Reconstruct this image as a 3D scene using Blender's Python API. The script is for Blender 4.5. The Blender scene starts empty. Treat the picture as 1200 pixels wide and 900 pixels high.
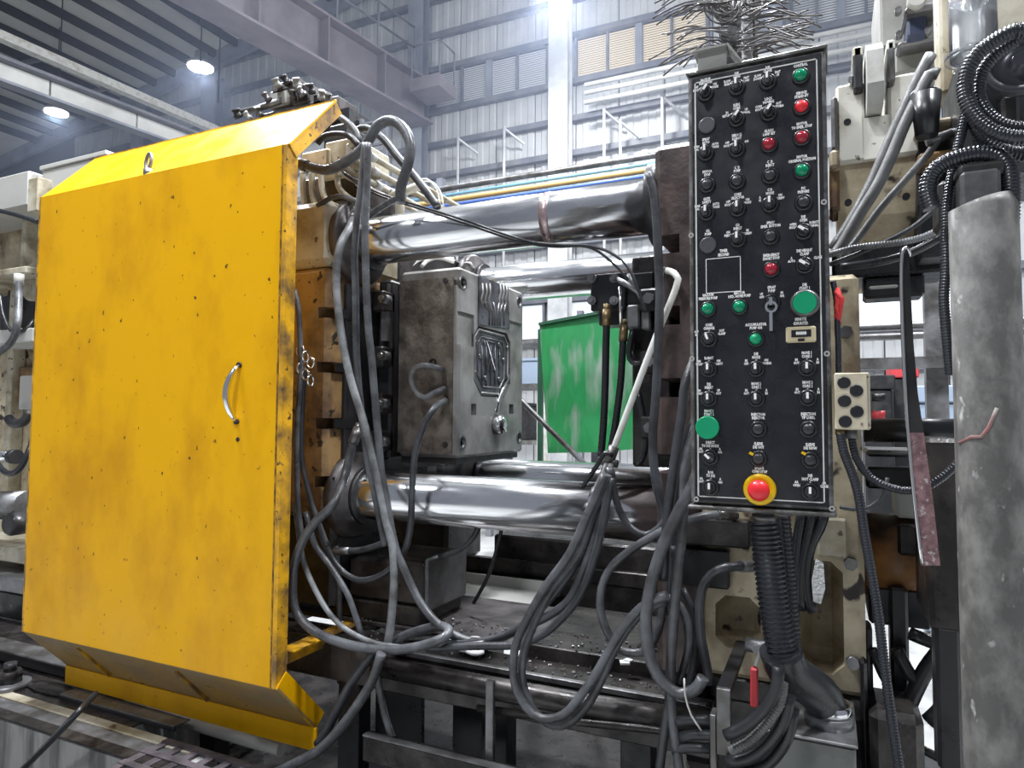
import bpy, bmesh, math, random
from mathutils import Vector, Matrix
R_ = math.radians
random.seed(7)
SC = bpy.context.scene
COL = SC.collection

# ---------------------------------------------------------------- camera, world, lamps, exposure
FPX, YAW, PITCH, ROLL = 793.44, R_(-25.036), R_(2.903), R_(.328)
CF = Vector((math.sin(YAW)*math.cos(PITCH), math.cos(YAW)*math.cos(PITCH), math.sin(PITCH)))
_r = Vector((math.cos(YAW), -math.sin(YAW), 0)); _u = _r.cross(CF)
CR = _r*math.cos(ROLL)+_u*math.sin(ROLL); CU = _u*math.cos(ROLL)-_r*math.sin(ROLL)
CAM = Vector((0, 0, 1.6))
cd = bpy.data.cameras.new('camera'); cam = bpy.data.objects.new('camera', cd); COL.objects.link(cam)
cam.matrix_world = Matrix(((CR.x, CU.x, -CF.x, CAM.x), (CR.y, CU.y, -CF.y, CAM.y), (CR.z, CU.z, -CF.z, CAM.z), (0, 0, 0, 1)))
cd.sensor_width = 36; cd.lens = FPX/1200*36; cd.clip_start = .05; cd.clip_end = 200
SC.camera = cam

W = bpy.data.worlds.new('world'); SC.world = W; W.use_nodes = True
W.node_tree.nodes['Background'].inputs[0].default_value = (.80, .86, 1, 1)
W.node_tree.nodes['Background'].inputs[1].default_value = .30

def lamp(name, loc, power, size=.6, col=(.93, .96, 1), rot=(0, 0, 0)):
    l = bpy.data.lights.new(name, 'AREA'); l.shape = 'DISK'; l.size = size; l.energy = power; l.color = col
    o = bpy.data.objects.new(name, l); COL.objects.link(o); o.location = loc; o.rotation_euler = rot; return o
# high bay lamps of the hall that hang outside the frame, over and beside the machine
for k, (x, y, z, p) in enumerate([(-3.2, 1.5, 7.0, 620), (-.9, 3.9, 7.0, 640), (2.0, 1.6, 7.0, 460), (-6.2, 4.6, 7.6, 380), (-1.6, -2.2, 7.2, 300),
                                   (3.6, 8.2, 7.6, 420), (-3.9, 10.0, 8.4, 480)]):
    lamp('high_bay_light', (x, y, z), p*.85, .7)
    l = bpy.data.lights.new('high_bay_glow', 'POINT'); l.energy = p*.55; l.shadow_soft_size = .35; l.color = (.93, .96, 1)   # the same lamps' sideways and upward light
    o = bpy.data.objects.new('high_bay_glow', l); COL.objects.link(o); o.location = (x, y, z+.1)
VS = SC.view_settings
VS.view_transform = 'Standard'; VS.look = 'None'; VS.exposure = -0.1; VS.gamma = 1; VS.use_curve_mapping = False

# ---------------------------------------------------------------- helpers
def ray(u, v): return CF+CR*((u-600)/FPX)-CU*((v-450)/FPX)
def P(u, v, Y): d = ray(u, v); return CAM+d*(Y/d.y)
def PX(u, v, X): d = ray(u, v); return CAM+d*(X/d.x)
def PZ(u, v, Z): d = ray(u, v); return CAM+d*((Z-1.6)/d.z)

class MB:
    def __init__(s): s.v = []; s.f = []; s.sm = []; s.mi = []; s.m = 0
    def add(s, vs, fs, smooth=False):
        b = len(s.v); s.v += [tuple(x) for x in vs]; s.f += [tuple(i+b for i in f) for f in fs]
        s.sm += [smooth]*len(fs) if isinstance(smooth, bool) else smooth; s.mi += [s.m]*len(fs); return s
    def box(s, x0, x1, y0, y1, z0, z1, bev=0):
        if x0 > x1: x0, x1 = x1, x0
        if y0 > y1: y0, y1 = y1, y0
        if z0 > z1: z0, z1 = z1, z0
        return s.obox(Vector(((x0+x1)/2, (y0+y1)/2, (z0+z1)/2)), (x1-x0, y1-y0, z1-z0), None, bev)
    def obox(s, c, d, rot=None, bev=0):
        c = Vector(c); hx, hy, hz = d[0]/2, d[1]/2, d[2]/2
        if bev <= 0:
            vs = [(x, y, z) for x in (-hx, hx) for y in (-hy, hy) for z in (-hz, hz)]
            fs = [(0, 1, 3, 2), (4, 6, 7, 5), (0, 4, 5, 1), (2, 3, 7, 6), (0, 2, 6, 4), (1, 5, 7, 3)]
        else:
            b = min(bev, hx*.95, hy*.95, hz*.95); vs = []; ix = {}
            for sx in (-1, 1):
                for sy in (-1, 1):
                    for sz in (-1, 1):
                        for a in range(3):
                            p = [sx*(hx-b), sy*(hy-b), sz*(hz-b)]; p[a] = (sx*hx, sy*hy, sz*hz)[a]
                            ix[sx, sy, sz, a] = len(vs); vs.append(tuple(p))
            fs = []
            for a in range(3):
                for sg in (-1, 1):
                    o = [i for i in range(3) if i != a]; q = []
                    for e, g in ((-1, -1), (1, -1), (1, 1), (-1, 1)):
                        k = [0, 0, 0]; k[a] = sg; k[o[0]] = e; k[o[1]] = g; q.append(ix[k[0], k[1], k[2], a])
                    fs.append(tuple(q) if (sg > 0) == (a != 1) else tuple(q[::-1]))
            for a in range(3):
                o = [i for i in range(3) if i != a]
                for e in (-1, 1):
                    for g in (-1, 1):
                        k = [0, 0, 0]; k[o[0]] = e; k[o[1]] = g; q = []
                        for sa, fa in ((-1, o[0]), (1, o[0]), (1, o[1]), (-1, o[1])):
                            k[a] = sa; q.append(ix[k[0], k[1], k[2], fa])
                        fs.append(tuple(q))
            for sx in (-1, 1):
                for sy in (-1, 1):
                    for sz in (-1, 1): fs.append(tuple(ix[sx, sy, sz, a] for a in range(3)))
        if rot is not None: vs = [rot @ Vector(v) for v in vs]
        return s.add([Vector(v)+c for v in vs], fs)
    def bar(s, p, q, w, h, up=(0, 0, 1), bev=0):
        p = Vector(p); q = Vector(q); d = q-p; L = d.length; d.normalize(); up = Vector(up)
        if abs(d.dot(up)) > .98: up = Vector((0, 1, 0))
        sd = d.cross(up).normalized(); up = sd.cross(d)
        rot = Matrix((d, sd, up)).transposed()
        return s.obox((p+q)/2, (L, w, h), rot, bev)
    def tube(s, pts, r, n=10, caps=True, closed=False):
        pts = [Vector(p) for p in pts]; N = len(pts); rr = r if isinstance(r, (list, tuple)) else [r]*N
        T = []
        for i in range(N):
            a = pts[max(i-1, 0)]; b = pts[min(i+1, N-1)]; t = b-a
            T.append(t.normalized() if t.length > 1e-9 else (T[-1] if T else Vector((0, 0, 1))))
        u = T[0].orthogonal().normalized(); vs = []; fs = []
        for i in range(N):
            u = u-T[i]*u.dot(T[i])
            u = u.normalized() if u.length > 1e-6 else T[i].orthogonal().normalized()
            w = T[i].cross(u)
            for k in range(n):
                a = 2*math.pi*k/n; vs.append(pts[i]+(u*math.cos(a)+w*math.sin(a))*rr[i])
        for i in range(N-1):
            for k in range(n):
                fs.append((i*n+k, i*n+(k+1) % n, (i+1)*n+(k+1) % n, (i+1)*n+k))
        sm = [True]*len(fs)
        if caps: fs += [tuple(range(n-1, -1, -1)), tuple((N-1)*n+k for k in range(n))]; sm += [False, False]
        return s.add(vs, fs, sm)
    def cyl(s, p, q, r, n=20, r2=None): return s.tube([p, q], [r, r if r2 is None else r2], n)
    def lathe(s, c, ax, prof, n=20, smooth=True):
        """prof: (radius, distance along ax) pairs"""
        c = Vector(c); ax = Vector(ax).normalized(); u = ax.orthogonal().normalized(); w = ax.cross(u); vs = []; fs = []
        for r, h in prof:
            for k in range(n):
                a = 2*math.pi*k/n; vs.append(c+ax*h+(u*math.cos(a)+w*math.sin(a))*max(r, 1e-5))
        for i in range(len(prof)-1):
            for k in range(n): fs.append((i*n+k, i*n+(k+1) % n, (i+1)*n+(k+1) % n, (i+1)*n+k))
        sm = [smooth]*len(fs)
        fs += [tuple(range(n-1, -1, -1)), tuple((len(prof)-1)*n+k for k in range(n))]; sm += [False, False]
        return s.add(vs, fs, sm)
    def ring(s, c, ax, r0, r1, h0, h1, n=24):
        c = Vector(c); ax = Vector(ax).normalized(); u = ax.orthogonal().normalized(); w = ax.cross(u); vs = []; fs = []
        for r, h in ((r0, h0), (r1, h0), (r1, h1), (r0, h1)):
            for k in range(n):
                a = 2*math.pi*k/n; vs.append(c+ax*h+(u*math.cos(a)+w*math.sin(a))*r)
        for i in range(4):
            j = (i+1) % 4
            for k in range(n): fs.append((i*n+k, i*n+(k+1) % n, j*n+(k+1) % n, j*n+k))
        return s.add(vs, fs, [i in (1, 3) for i in range(4) for k in range(n)])
    def prism(s, poly, a0, a1, ax='x'):
        n = len(poly); vs = []
        for a in (a0, a1):
            for p, q in poly: vs.append({'x': (a, p, q), 'y': (p, a, q), 'z': (p, q, a)}[ax])
        fs = [tuple(range(n-1, -1, -1)), tuple(n+i for i in range(n))]+[(i, (i+1) % n, n+(i+1) % n, n+i) for i in range(n)]
        return s.add(vs, fs)
    def sheet(s, poly3, t):
        """flat plate from 3D polygon, thickness vector t"""
        n = len(poly3); t = Vector(t); vs = [Vector(p) for p in poly3]+[Vector(p)+t for p in poly3]
        fs = [tuple(range(n-1, -1, -1)), tuple(n+i for i in range(n))]+[(i, (i+1) % n, n+(i+1) % n, n+i) for i in range(n)]
        return s.add(vs, fs)
    def ball(s, c, r, n=12, m=8, sc=(1, 1, 1)):
        prof = [(math.sin(math.pi*i/m)*r, -math.cos(math.pi*i/m)*r) for i in range(m+1)]; b = len(s.v)
        s.lathe((0, 0, 0), (0, 0, 1), prof, n)
        for i in range(b, len(s.v)): x = s.v[i]; s.v[i] = (x[0]*sc[0]+c[0], x[1]*sc[1]+c[1], x[2]*sc[2]+c[2])
        return s
    def mesh(s, name, mats):
        me = bpy.data.meshes.new(name); me.from_pydata(s.v, [], s.f)
        for m in (mats if isinstance(mats, (list, tuple)) else [mats]): me.materials.append(m)
        me.polygons.foreach_set('use_smooth', s.sm); me.polygons.foreach_set('material_index', s.mi)
        bm = bmesh.new(); bm.from_mesh(me); bmesh.ops.recalc_face_normals(bm, faces=bm.faces); bm.to_mesh(me); bm.free()
        me.update(); return me

WL = {}
def par(o, p):
    if p is not None:
        o.parent = p; o.matrix_parent_inverse = Matrix.Translation(-WL.get(p.name, Vector()))
def obj(name, mb, m, parent=None, loc=None):
    me = mb.mesh(name, m) if isinstance(mb, MB) else mb
    o = bpy.data.objects.new(name, me); COL.objects.link(o)
    l = Vector(loc) if loc is not None else Vector(); o.location = l; WL[o.name] = l
    par(o, parent); return o
def thing(name, label, cat, loc=(0, 0, 0), group=None):
    o = bpy.data.objects.new(name, None); o.empty_display_size = .05; COL.objects.link(o)
    o.location = loc; WL[o.name] = Vector(loc); o['label'] = label; o['category'] = cat
    if group: o['group'] = group
    return o
def tag(o, label, cat, group=None):
    o['label'] = label; o['category'] = cat
    if group: o['group'] = group
    return o
def struct(name, mb, m, parent=None):
    o = obj(name, mb, m, parent)
    if parent is None: o['kind'] = 'structure'
    return o
def boolcut(o, *mbs):
    for mb in mbs:
        c = bpy.data.objects.new('cutter', mb.mesh('cutter', o.data.materials[0])); COL.objects.link(c)
        md = o.modifiers.new('b', 'BOOLEAN'); md.operation = 'DIFFERENCE'; md.object = c; md.solver = 'EXACT'
        bpy.context.view_layer.update()
        dg = bpy.context.evaluated_depsgraph_get(); me = bpy.data.meshes.new_from_object(o.evaluated_get(dg))
        o.modifiers.clear(); o.data = me; bpy.data.objects.remove(c)
    bm = bmesh.new(); bm.from_mesh(o.data)
    for f in bm.faces: f.smooth = False
    bm.to_mesh(o.data); bm.free()

def smooth_path(pts, step=.012):
    p = [pts[0]*2-pts[1]]+pts+[pts[-1]*2-pts[-2]]; out = []
    for i in range(1, len(p)-2):
        a, b, c, d_ = p[i-1:i+3]; n = max(2, int((c-b).length/step))
        for k in range(n):
            t = k/n; out.append(.5*((2*b)+(c-a)*t+(2*a-5*b+4*c-d_)*t*t+(3*b-a-3*c+d_)*t**3))
    out.append(pts[-1]); return out

# ---------------------------------------------------------------- materials
MATS = {}
def mat(name, col, rough=.5, metal=0, dirt=None, amt=.45, scale=5, bump=.15, bscale=40, speck=None, sscale=60, sth=.68, swide=.05, emit=0, alpha=None, stretch=(1, 1, 1), rvar=.15, spec=.5):
    if name in MATS: return MATS[name]
    m = bpy.data.materials.new(name); m.use_nodes = True; nt = m.node_tree; N = nt.nodes; L = nt.links; b = N['Principled BSDF']
    b.inputs['Base Color'].default_value = (*col, 1); b.inputs['Roughness'].default_value = rough; b.inputs['Metallic'].default_value = metal
    b.inputs['Specular IOR Level'].default_value = spec
    if emit: b.inputs['Emission Color'].default_value = (*col, 1); b.inputs['Emission Strength'].default_value = emit
    if alpha is not None: b.inputs['Transmission Weight'].default_value = alpha
    tc = N.new('ShaderNodeTexCoord'); mp = N.new('ShaderNodeMapping'); mp.inputs['Scale'].default_value = stretch
    L.new(tc.outputs['Object'], mp.inputs[0]); out = None
    def noise(sc, det=6, ro=.6):
        n = N.new('ShaderNodeTexNoise'); n.inputs['Scale'].default_value = sc; n.inputs['Detail'].default_value = det; n.inputs['Roughness'].default_value = ro
        L.new(mp.outputs[0], n.inputs['Vector']); return n.outputs['Fac']
    def mr(x, a, c, d=0, e=1):
        n = N.new('ShaderNodeMapRange'); L.new(x, n.inputs[0])
        for i, k in enumerate((a, c, d, e)): n.inputs[i+1].default_value = k
        return n.outputs[0]
    def mix(f, a, c):
        n = N.new('ShaderNodeMix'); n.data_type = 'RGBA'; L.new(f, n.inputs[0])
        for i, k in ((6, a), (7, c)):
            if isinstance(k, tuple): n.inputs[i].default_value = (*k, 1)
            else: L.new(k, n.inputs[i])
        return n.outputs[2]
    if dirt:
        out = mix(mr(noise(scale), .62-amt*.5, .86-amt*.5), col, dirt)
    if speck:
        out = mix(mr(noise(sscale, 3, .5), sth, sth+swide), out if out else col, speck)
    if out: L.new(out, b.inputs['Base Color'])
    if rvar: L.new(mr(noise(scale*2.3), .3, .7, max(rough-rvar, .03), min(rough+rvar, 1)), b.inputs['Roughness'])
    if bump:
        bn = N.new('ShaderNodeBump'); bn.inputs['Strength'].default_value = bump; bn.inputs['Distance'].default_value = .004
        L.new(noise(bscale, 4), bn.inputs['Height']); L.new(bn.outputs[0], b.inputs['Normal'])
    MATS[name] = m; return m
# factory walls
M_WALL = mat('wall_sheet', (.50, .51, .52), .6, dirt=(.36, .37, .39), amt=.4, scale=.7, bump=.05)
M_FLANGE = mat('flange_grey', (.11, .10, .10), .42, .3, dirt=(.04, .035, .035), amt=.5, scale=8, bump=.2)
M_SEAM = mat('rust_seam', (.07, .04, .015), .7, dirt=(.4, .2, .01), amt=.5, scale=30)
M_HOUS = mat('housing_grey', (.26, .26, .24), .5, dirt=(.18, .175, .16), scale=4)
M_WALLB = mat('wall_backing', (.13, .135, .15), .8)
M_GIRT = mat('girt_steel', (.12, .13, .16), .6, dirt=(.2, .2, .22), scale=2)
M_COLM = mat('column_steel', (.26, .28, .33), .55, dirt=(.18, .19, .23), scale=1.5)
M_COLL = mat('light_column', (.62, .63, .64), .5, dirt=(.4, .41, .43), scale=1.5)
M_CRANE = mat('crane_paint', (.25, .22, .24), .6, dirt=(.17, .15, .17), scale=1)
M_CRANEW = mat('rail_white', (.62, .62, .6), .6, dirt=(.42, .42, .41), scale=1)
M_ROOF = mat('roof_sheet', (.62, .62, .60), .7, dirt=(.5, .5, .5), scale=.6)
M_PURL = mat('purlin', (.045, .047, .055), .7)
M_LOUV = mat('louvre_grey', (.58, .59, .62), .5)
M_LOUVY = mat('louvre_cream_glow', (.60, .52, .40), .55, emit=.40)  # slats glow to stand in for daylight coming through the window
M_FLOOR = mat('floor_concrete', (.52, .53, .52), .45, dirt=(.22, .22, .22), amt=.4, scale=1.2)
M_OILFLOOR = mat('oily_floor', (.05, .05, .052), .4, dirt=(.02, .02, .022), amt=.6, scale=4, bump=.4)
M_DAY = mat('frosted_pane', (.82, .88, .95), .5, emit=.55, bump=0, rvar=0)
M_LENS = mat('lamp_lens', (1, 1, 1), .5, emit=30, bump=0, rvar=0)
M_ALU = mat('lamp_housing', (.4, .42, .45), .4, .8)
# machine
M_YEL = mat('yellow_paint', (.80, .41, .001), .42, dirt=(.62, .29, .003), amt=.34, scale=3.4, bump=.10, bscale=14, speck=(.10, .05, .01), sscale=48, sth=.695, swide=.03, stretch=(1, 1, .6), spec=.2)
M_YELW = mat('yellow_worn', (.74, .38, .005), .5, dirt=(.16, .09, .03), amt=.46, scale=9, bump=.25, speck=(.08, .04, .02), sscale=50, sth=.64)
M_CHR = mat('chrome_bar', (.84, .85, .87), .17, 1, dirt=(.60, .61, .63), amt=.3, scale=4, bump=.02, rvar=.07, stretch=(.5, 2, 2))
M_CHROME = mat('bright_chrome', (.8, .81, .82), .15, 1, bump=0, rvar=.05)
M_CREAM = mat('cream_paint', (.50, .465, .37), .5, dirt=(.22, .18, .11), amt=.45, scale=5, bump=.15, speck=(.10, .07, .04), sscale=28, sth=.66)
M_CREAMD = mat('cream_stained', (.60, .52, .36), .5, dirt=(.20, .14, .08), amt=.42, scale=4.5, bump=.2, speck=(.03, .02, .015), sscale=11, sth=.62)
M_CREAMW = mat('cream_white', (.74, .72, .64), .5, dirt=(.45, .40, .30), amt=.3, scale=6, bump=.2, speck=(.12, .09, .06), sscale=34, sth=.66)
M_BROWN = mat('rusty_paint', (.36, .22, .09), .5, dirt=(.10, .055, .03), amt=.5, scale=6, bump=.3, speck=(.03, .02, .015), sscale=22, sth=.62)
M_RUST = mat('orange_rust', (.34, .15, .04), .55, dirt=(.05, .03, .02), amt=.5, scale=5, bump=.3)
M_OIL = mat('oily_steel', (.060, .052, .048), .35, .3, dirt=(.016, .014, .014), amt=.55, scale=8, bump=.35)
M_OILR = mat('oily_reddish', (.085, .058, .052), .38, .2, dirt=(.028, .02, .02), amt=.5, scale=7, bump=.4)
M_DARK = mat('dark_steel', (.022, .022, .025), .4, .3, dirt=(.045, .043, .043), amt=.35, scale=7, bump=.3)
M_BLACK = mat('black_paint', (.012, .012, .014), .35, bump=.1)
M_GREY = mat('grey_steel', (.25, .25, .26), .4, .7, dirt=(.10, .095, .09), amt=.45, scale=6, bump=.25)
M_LIGHTG = mat('light_grey_paint', (.42, .42, .40), .5, dirt=(.40, .39, .36), scale=3)
M_MOULD = mat('mould_side', (.19, .165, .14), .5, .2, dirt=(.085, .07, .058), amt=.5, scale=16, bump=.7, bscale=70)
M_MFACE = mat('mould_face', (.34, .335, .325), .42, .35, dirt=(.17, .16, .15), amt=.42, scale=5, bump=.12)
M_INS = mat('insert_steel', (.16, .17, .19), .35, .5, dirt=(.05, .05, .055), amt=.45, scale=10, bump=.2)
M_HOSE = mat('hose_grey', (.115, .12, .13), .36, dirt=(.04, .04, .043), amt=.5, scale=9, bump=.3, bscale=90)
M_HOSEL = mat('hose_pale', (.25, .26, .27), .38, dirt=(.08, .08, .08), amt=.5, scale=9, bump=.2)
M_HOSED = mat('hose_dark', (.050, .053, .060), .4, dirt=(.02, .02, .023), amt=.45, scale=9, bump=.3, bscale=90)
M_HOSEB = mat('hose_black', (.016, .017, .020), .33, bump=.1)
M_CORR = mat('conduit_black', (.018, .020, .026), .28, bump=0)
M_BRAID = mat('hose_braid', (.15, .15, .15), .5, .2, dirt=(.10, .10, .10), scale=14, bump=.3, bscale=220)
M_WHITE = mat('white_paint', (.66, .66, .63), .45, dirt=(.45, .42, .36), amt=.3, scale=10)
M_BRASS = mat('brass', (.30, .22, .11), .42, .7, dirt=(.10, .07, .04), scale=18)
M_GREEN = mat('green_sheet', (.02, .23, .07), .45, dirt=(.015, .17, .055), amt=.4, scale=4, bump=.5, bscale=5, speck=(.33, .36, .34), sscale=4, sth=.50, swide=.28, stretch=(2.4, 1, .6))
M_DGREEN = mat('dark_green_paint', (.02, .08, .045), .5)
M_CONC = mat('streaked_concrete', (.36, .36, .345), .7, dirt=(.13, .13, .125), amt=.42, scale=9, bump=.3, stretch=(1.6, 1.6, .18))
M_PILLAR = mat('pillar_dust', (.17, .165, .155), .6, dirt=(.075, .072, .068), amt=.55, scale=22, bump=.35, speck=(.34, .34, .33), sscale=26, sth=.655, stretch=(1, 1, .6))
M_PANEL = mat('panel_black', (.010, .011, .015), .30, dirt=(.026, .026, .030), amt=.35, scale=6, bump=.04)
M_CASE = mat('panel_case', (.10, .095, .09), .4, .6, dirt=(.30, .30, .30), amt=.3, scale=22, bump=.2)
M_INK = mat('white_ink', (.92, .91, .88), .6, bump=0, rvar=0)
M_BEZ = mat('bezel_black', (.018, .018, .021), .3, bump=0)
M_KNOB = mat('knob_black', (.03, .03, .034), .28, bump=0)
M_LGRN = mat('lamp_green', (.0, .22, .10), .15, bump=0, rvar=0)
M_BGRN = mat('button_green', (.0, .30, .13), .3, bump=0)
M_LRED = mat('lamp_red', (.30, .015, .03), .15, bump=0, rvar=0)
M_BRED = mat('button_red', (.72, .02, .03), .3, bump=0)
M_EYEL = mat('plate_yellow', (.80, .50, .0), .35, bump=.03)
M_RED = mat('red_cloth', (.55, .03, .03), .6, bump=.4, bscale=30)
M_PINK = mat('pink_dusty', (.27, .16, .17), .65, dirt=(.13, .07, .075), amt=.5, scale=40, bump=.5, speck=(.42, .38, .38), sscale=110, sth=.60, swide=.1)
M_CLEAR = mat('clear_plastic', (.9, .92, .95), .08, alpha=.92, bump=0, rvar=0)
M_BLUEP = mat('pipe_blue', (.05, .11, .35), .45)
M_SKYP = mat('pipe_sky_blue', (.16, .36, .55), .45)
M_TANP = mat('pipe_tan', (.55, .36, .13), .45)
M_COPPER = mat('tube_tarnished', (.14, .13, .13), .45, .5, dirt=(.06, .055, .055), scale=20)
M_REDP = mat('red_paint', (.5, .04, .05), .5)
M_BLUEG = mat('blue_grey_paint', (.25, .31, .40), .5)
M_RAG = mat('white_rag', (.85, .85, .85), .8, bump=.3)
# ---------------------------------------------------------------- the hall
YW = 13.0
def roofz(x): return 10.93+(x+18.74)*.133
XL, XR = -27.0, 9.0
struct('floor', MB().box(XL, XR, -6, YW+.1, -.12, 0), M_FLOOR)
wall = struct('wall_back', MB().prism([(XL, 0), (XR, 0), (XR, roofz(XR)), (XL, roofz(XL))], YW+.04, YW+.16, 'y'), M_WALLB)
zw0, zw1 = P(667, 100, YW).z, P(667, 47, YW).z
g1, g2 = P(667, 143, YW).z, P(667, 183, YW).z
rows = [0, 1.25, 2.5, 3.15, 4.05, 5.2, 6.3, g2, g1, zw0, zw1, zw1+.8, zw1+1.65, zw1+2.5, zw1+3.4]
wins = [(P(513, 100, YW).x, P(642, 80, YW).x, 9, M_LOUV), (P(678, 70, YW).x, P(828, 40, YW).x, 9, M_LOUVY), (P(930, 30, YW).x, P(1045, 20, YW).x, 9, M_LOUV)]
lows = [(P(612, 360, YW).x, P(638, 360, YW).x, 3), (P(664, 360, YW).x, P(740, 360, YW).x, 3), (P(1005, 365, YW).x, P(1120, 365, YW).x, 3)]
pw = .92
sheet_me = {}
x = -21.2
while x < 3.6:
    for k in range(len(rows)-1):
        z0, z1 = rows[k]+.05, rows[k+1]-.05
        if z1 > roofz(x)-.15: z1 = roofz(x)-.15
        if z1-z0 < .25: continue
        if x+pw < P(430, 100, YW).x and k < 6: continue
        xs0, xs1 = x+.012, x+pw-.012
        for a, b, kk, _ in wins:
            if kk == k and xs1 > a and xs0 < b:
                if xs0 < a: xs1 = a
                elif xs1 > b: xs0 = b
                else: xs1 = xs0
        for a, b, kk in lows:
            if kk == k and xs1 > a and xs0 < b:
                if xs0 < a: xs1 = a
                elif xs1 > b: xs0 = b
                else: xs1 = xs0
        if xs1-xs0 < .1: continue
        key = (round(xs1-xs0, 3), round(z1-z0, 3))
        if key not in sheet_me:
            w, h = key; mb = MB(); n = max(2, int(w/.23))
            poly = []
            for i in range(n):
                a = w*i/n; d = w/n
                poly += [(a, 0), (a+d*.42, 0), (a+d*.52, -.02), (a+d*.9, -.02)]
            poly += [(w, 0), (w, .03), (0, .03)]
            mb.prism(poly, 0, h, 'z'); sheet_me[key] = mb.mesh('wall_panel', M_WALL)
        obj('wall_panel', sheet_me[key], None, wall, (xs0, YW-.005, z0))
    x += pw
for z in rows[1:]:
    o = obj('girt', MB().box(-21.5, 4.2, YW-.16, YW-.03, z-.06, z+.06), M_GIRT, wall)
for i, (a, b, k, ml) in enumerate(wins):
    w = struct('window_%d' % (i+1), MB().box(a-.06, a, YW-.12, YW+.03, zw0+.06, zw1-.06).box(b, b+.06, YW-.12, YW+.03, zw0+.06, zw1-.06), M_GIRT)
    n = 4
    for j in range(1, n):
        xm = a+(b-a)*j/n; t = .07 if j == 2 else .022
        obj('mullion', MB().box(xm-t, xm+t, YW-.11, YW+.02, zw0+.06, zw1-.06), M_GIRT if j != 2 else M_COLM, w)
    mb = MB(); m = 17
    for j in range(m):
        z = zw0+.08+(zw1-zw0-.16)*(j+.5)/m
        mb.obox(((a+b)/2, YW-.03, z), (b-a, .040, .006), Matrix.Rotation(R_(72), 3, 'X'))
    o = obj('louvre_slats', mb, ml, w); o['kind'] = 'stuff'
for i, (a, b, k) in enumerate(lows):
    z0, z1 = rows[3]+.06, rows[4]-.06
    w = struct('window_%d' % (i+4), MB().box(a-.05, a, YW-.12, YW+.03, z0, z1).box(b, b+.05, YW-.12, YW+.03, z0, z1), M_GIRT)
    n = 1 if b-a < .6 else 2
    for j in range(n):
        xa = a+(b-a)*j/n+.02; xb = a+(b-a)*(j+1)/n-.02
        obj('pane', MB().box(xa, xb, YW-.03, YW+.01, z0+.02, z1-.02), M_DAY, w)
def hcol(name, xc, w, m, z1, y=YW-.18, label=None):
    mb = MB().box(xc-w/2, xc+w/2, y-.28, y-.26, 0, z1).box(xc-w/2, xc+w/2, y-.02, y, 0, z1).box(xc-.012, xc+.012, y-.26, y-.02, 0, z1)
    return struct(name, mb, m)
hcol('pillar_1', P(655, 100, YW-.4).x, .42, M_COLL, 11.5)
hcol('pillar_2', P(488, 60, YW-.4).x, .40, M_COLM, 11.5)
hcol('pillar_3', P(246, 100, YW-.4).x, .55, M_COLM, 10.7)
hcol('pillar_4', P(163, 160, YW-.4).x, .55, M_COLM, 10.5)
hcol('pillar_5', P(903, 20, YW-.4).x, .40, M_COLM, 11.5)
# roof sheet and purlins of the bay over the machine
roof = struct('roof', MB().sheet([(XL, -1, roofz(XL)), (XR, -1, roofz(XR)), (XR, YW+.1, roofz(XR)), (XL, YW+.1, roofz(XL))], (0, 0, .1)), M_ROOF)
x = -22.6
while x < -6:
    obj('purlin', MB().box(x-.05, x+.05, 2, YW, roofz(x)-.20, roofz(x)-.01), M_PURL, roof); x += .78
obj('rafter', MB().sheet([(-26, YW-.32, roofz(-26)-.45), (-3, YW-.32, roofz(-3)-.45), (-3, YW-.32, roofz(-3)-.02), (-26, YW-.32, roofz(-26)-.02)], (0, .12, 0)), M_COLM, roof)
for uv in ((237, 10), (258, 42), (72, 36)):
    q = P(*uv, 9.0); obj('hanger_rod', MB().cyl((q.x, q.y, roofz(q.x)-.05), (q.x, q.y, q.z-1.3), .014, 6), M_PURL, roof)
# crane runway beam crossing overhead
def hline(u0, v0, u1, v1, z): return PZ(u0, v0, z), PZ(u1, v1, z)
cr = thing('crane_girder', 'brownish grey steel crane girder running overhead up to the back wall', 'crane girder', P(500, 146, 12.3))
zb = P(500, 149, 12.6).z; e1 = P(496, 148, 12.6); e0 = PZ(228, 0, zb)
dirv = (e1-e0).normalized(); e0 = e0-dirv*2.5
sdv = dirv.cross(Vector((0, 0, 1)))
up = Vector((0, 0, 1))
obj('bottom_flange', MB().bar(e0, e1, .62, .05), M_CRANE, cr)
obj('web', MB().bar(e0+up*.48, e1+up*.48, .05, .94), M_CRANE, cr)
obj('top_flange', MB().bar(e0+up*.95, e1+up*.95, .5, .05), M_CRANE, cr)
L = (e1-e0).length
for k in range(1, int(L/1.5)):
    c = e1-dirv*1.5*k+up*.48
    obj('stiffener', MB().bar(c, c+dirv*.03, .5, .9), M_CRANE, cr)
obj('crane_rail', MB().bar(e0+up*1.03, e1+up*1.03, .08, .12), M_GIRT, cr)
wr = thing('walkway_railing', 'thin grey handrail standing on top of the overhead crane girder', 'railing', e1-dirv*1+up)
for h in (.45, .9): obj('rail', MB().tube([e1-dirv*.6+up*(1+h)+sdv*.24, e1-dirv*5+up*(1+h)+sdv*.24], .022, 8), M_GIRT, wr)
for k in range(5):
    c = e1-dirv*(.6+1.1*k)+sdv*.24+up*.97; obj('post', MB().cyl(c, c+up*.95, .024, 8), M_GIRT, wr)
db = P(509, 100, 12.1)
dk = thing('crane_platform', 'pale service platform box beside the end of the crane girder', 'platform', db-up*.3)
obj('tray', MB().box(db.x-.36, db.x+.36, 11.7, 12.4, db.z-.25, db.z+.02), M_CRANE, dk)
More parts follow.
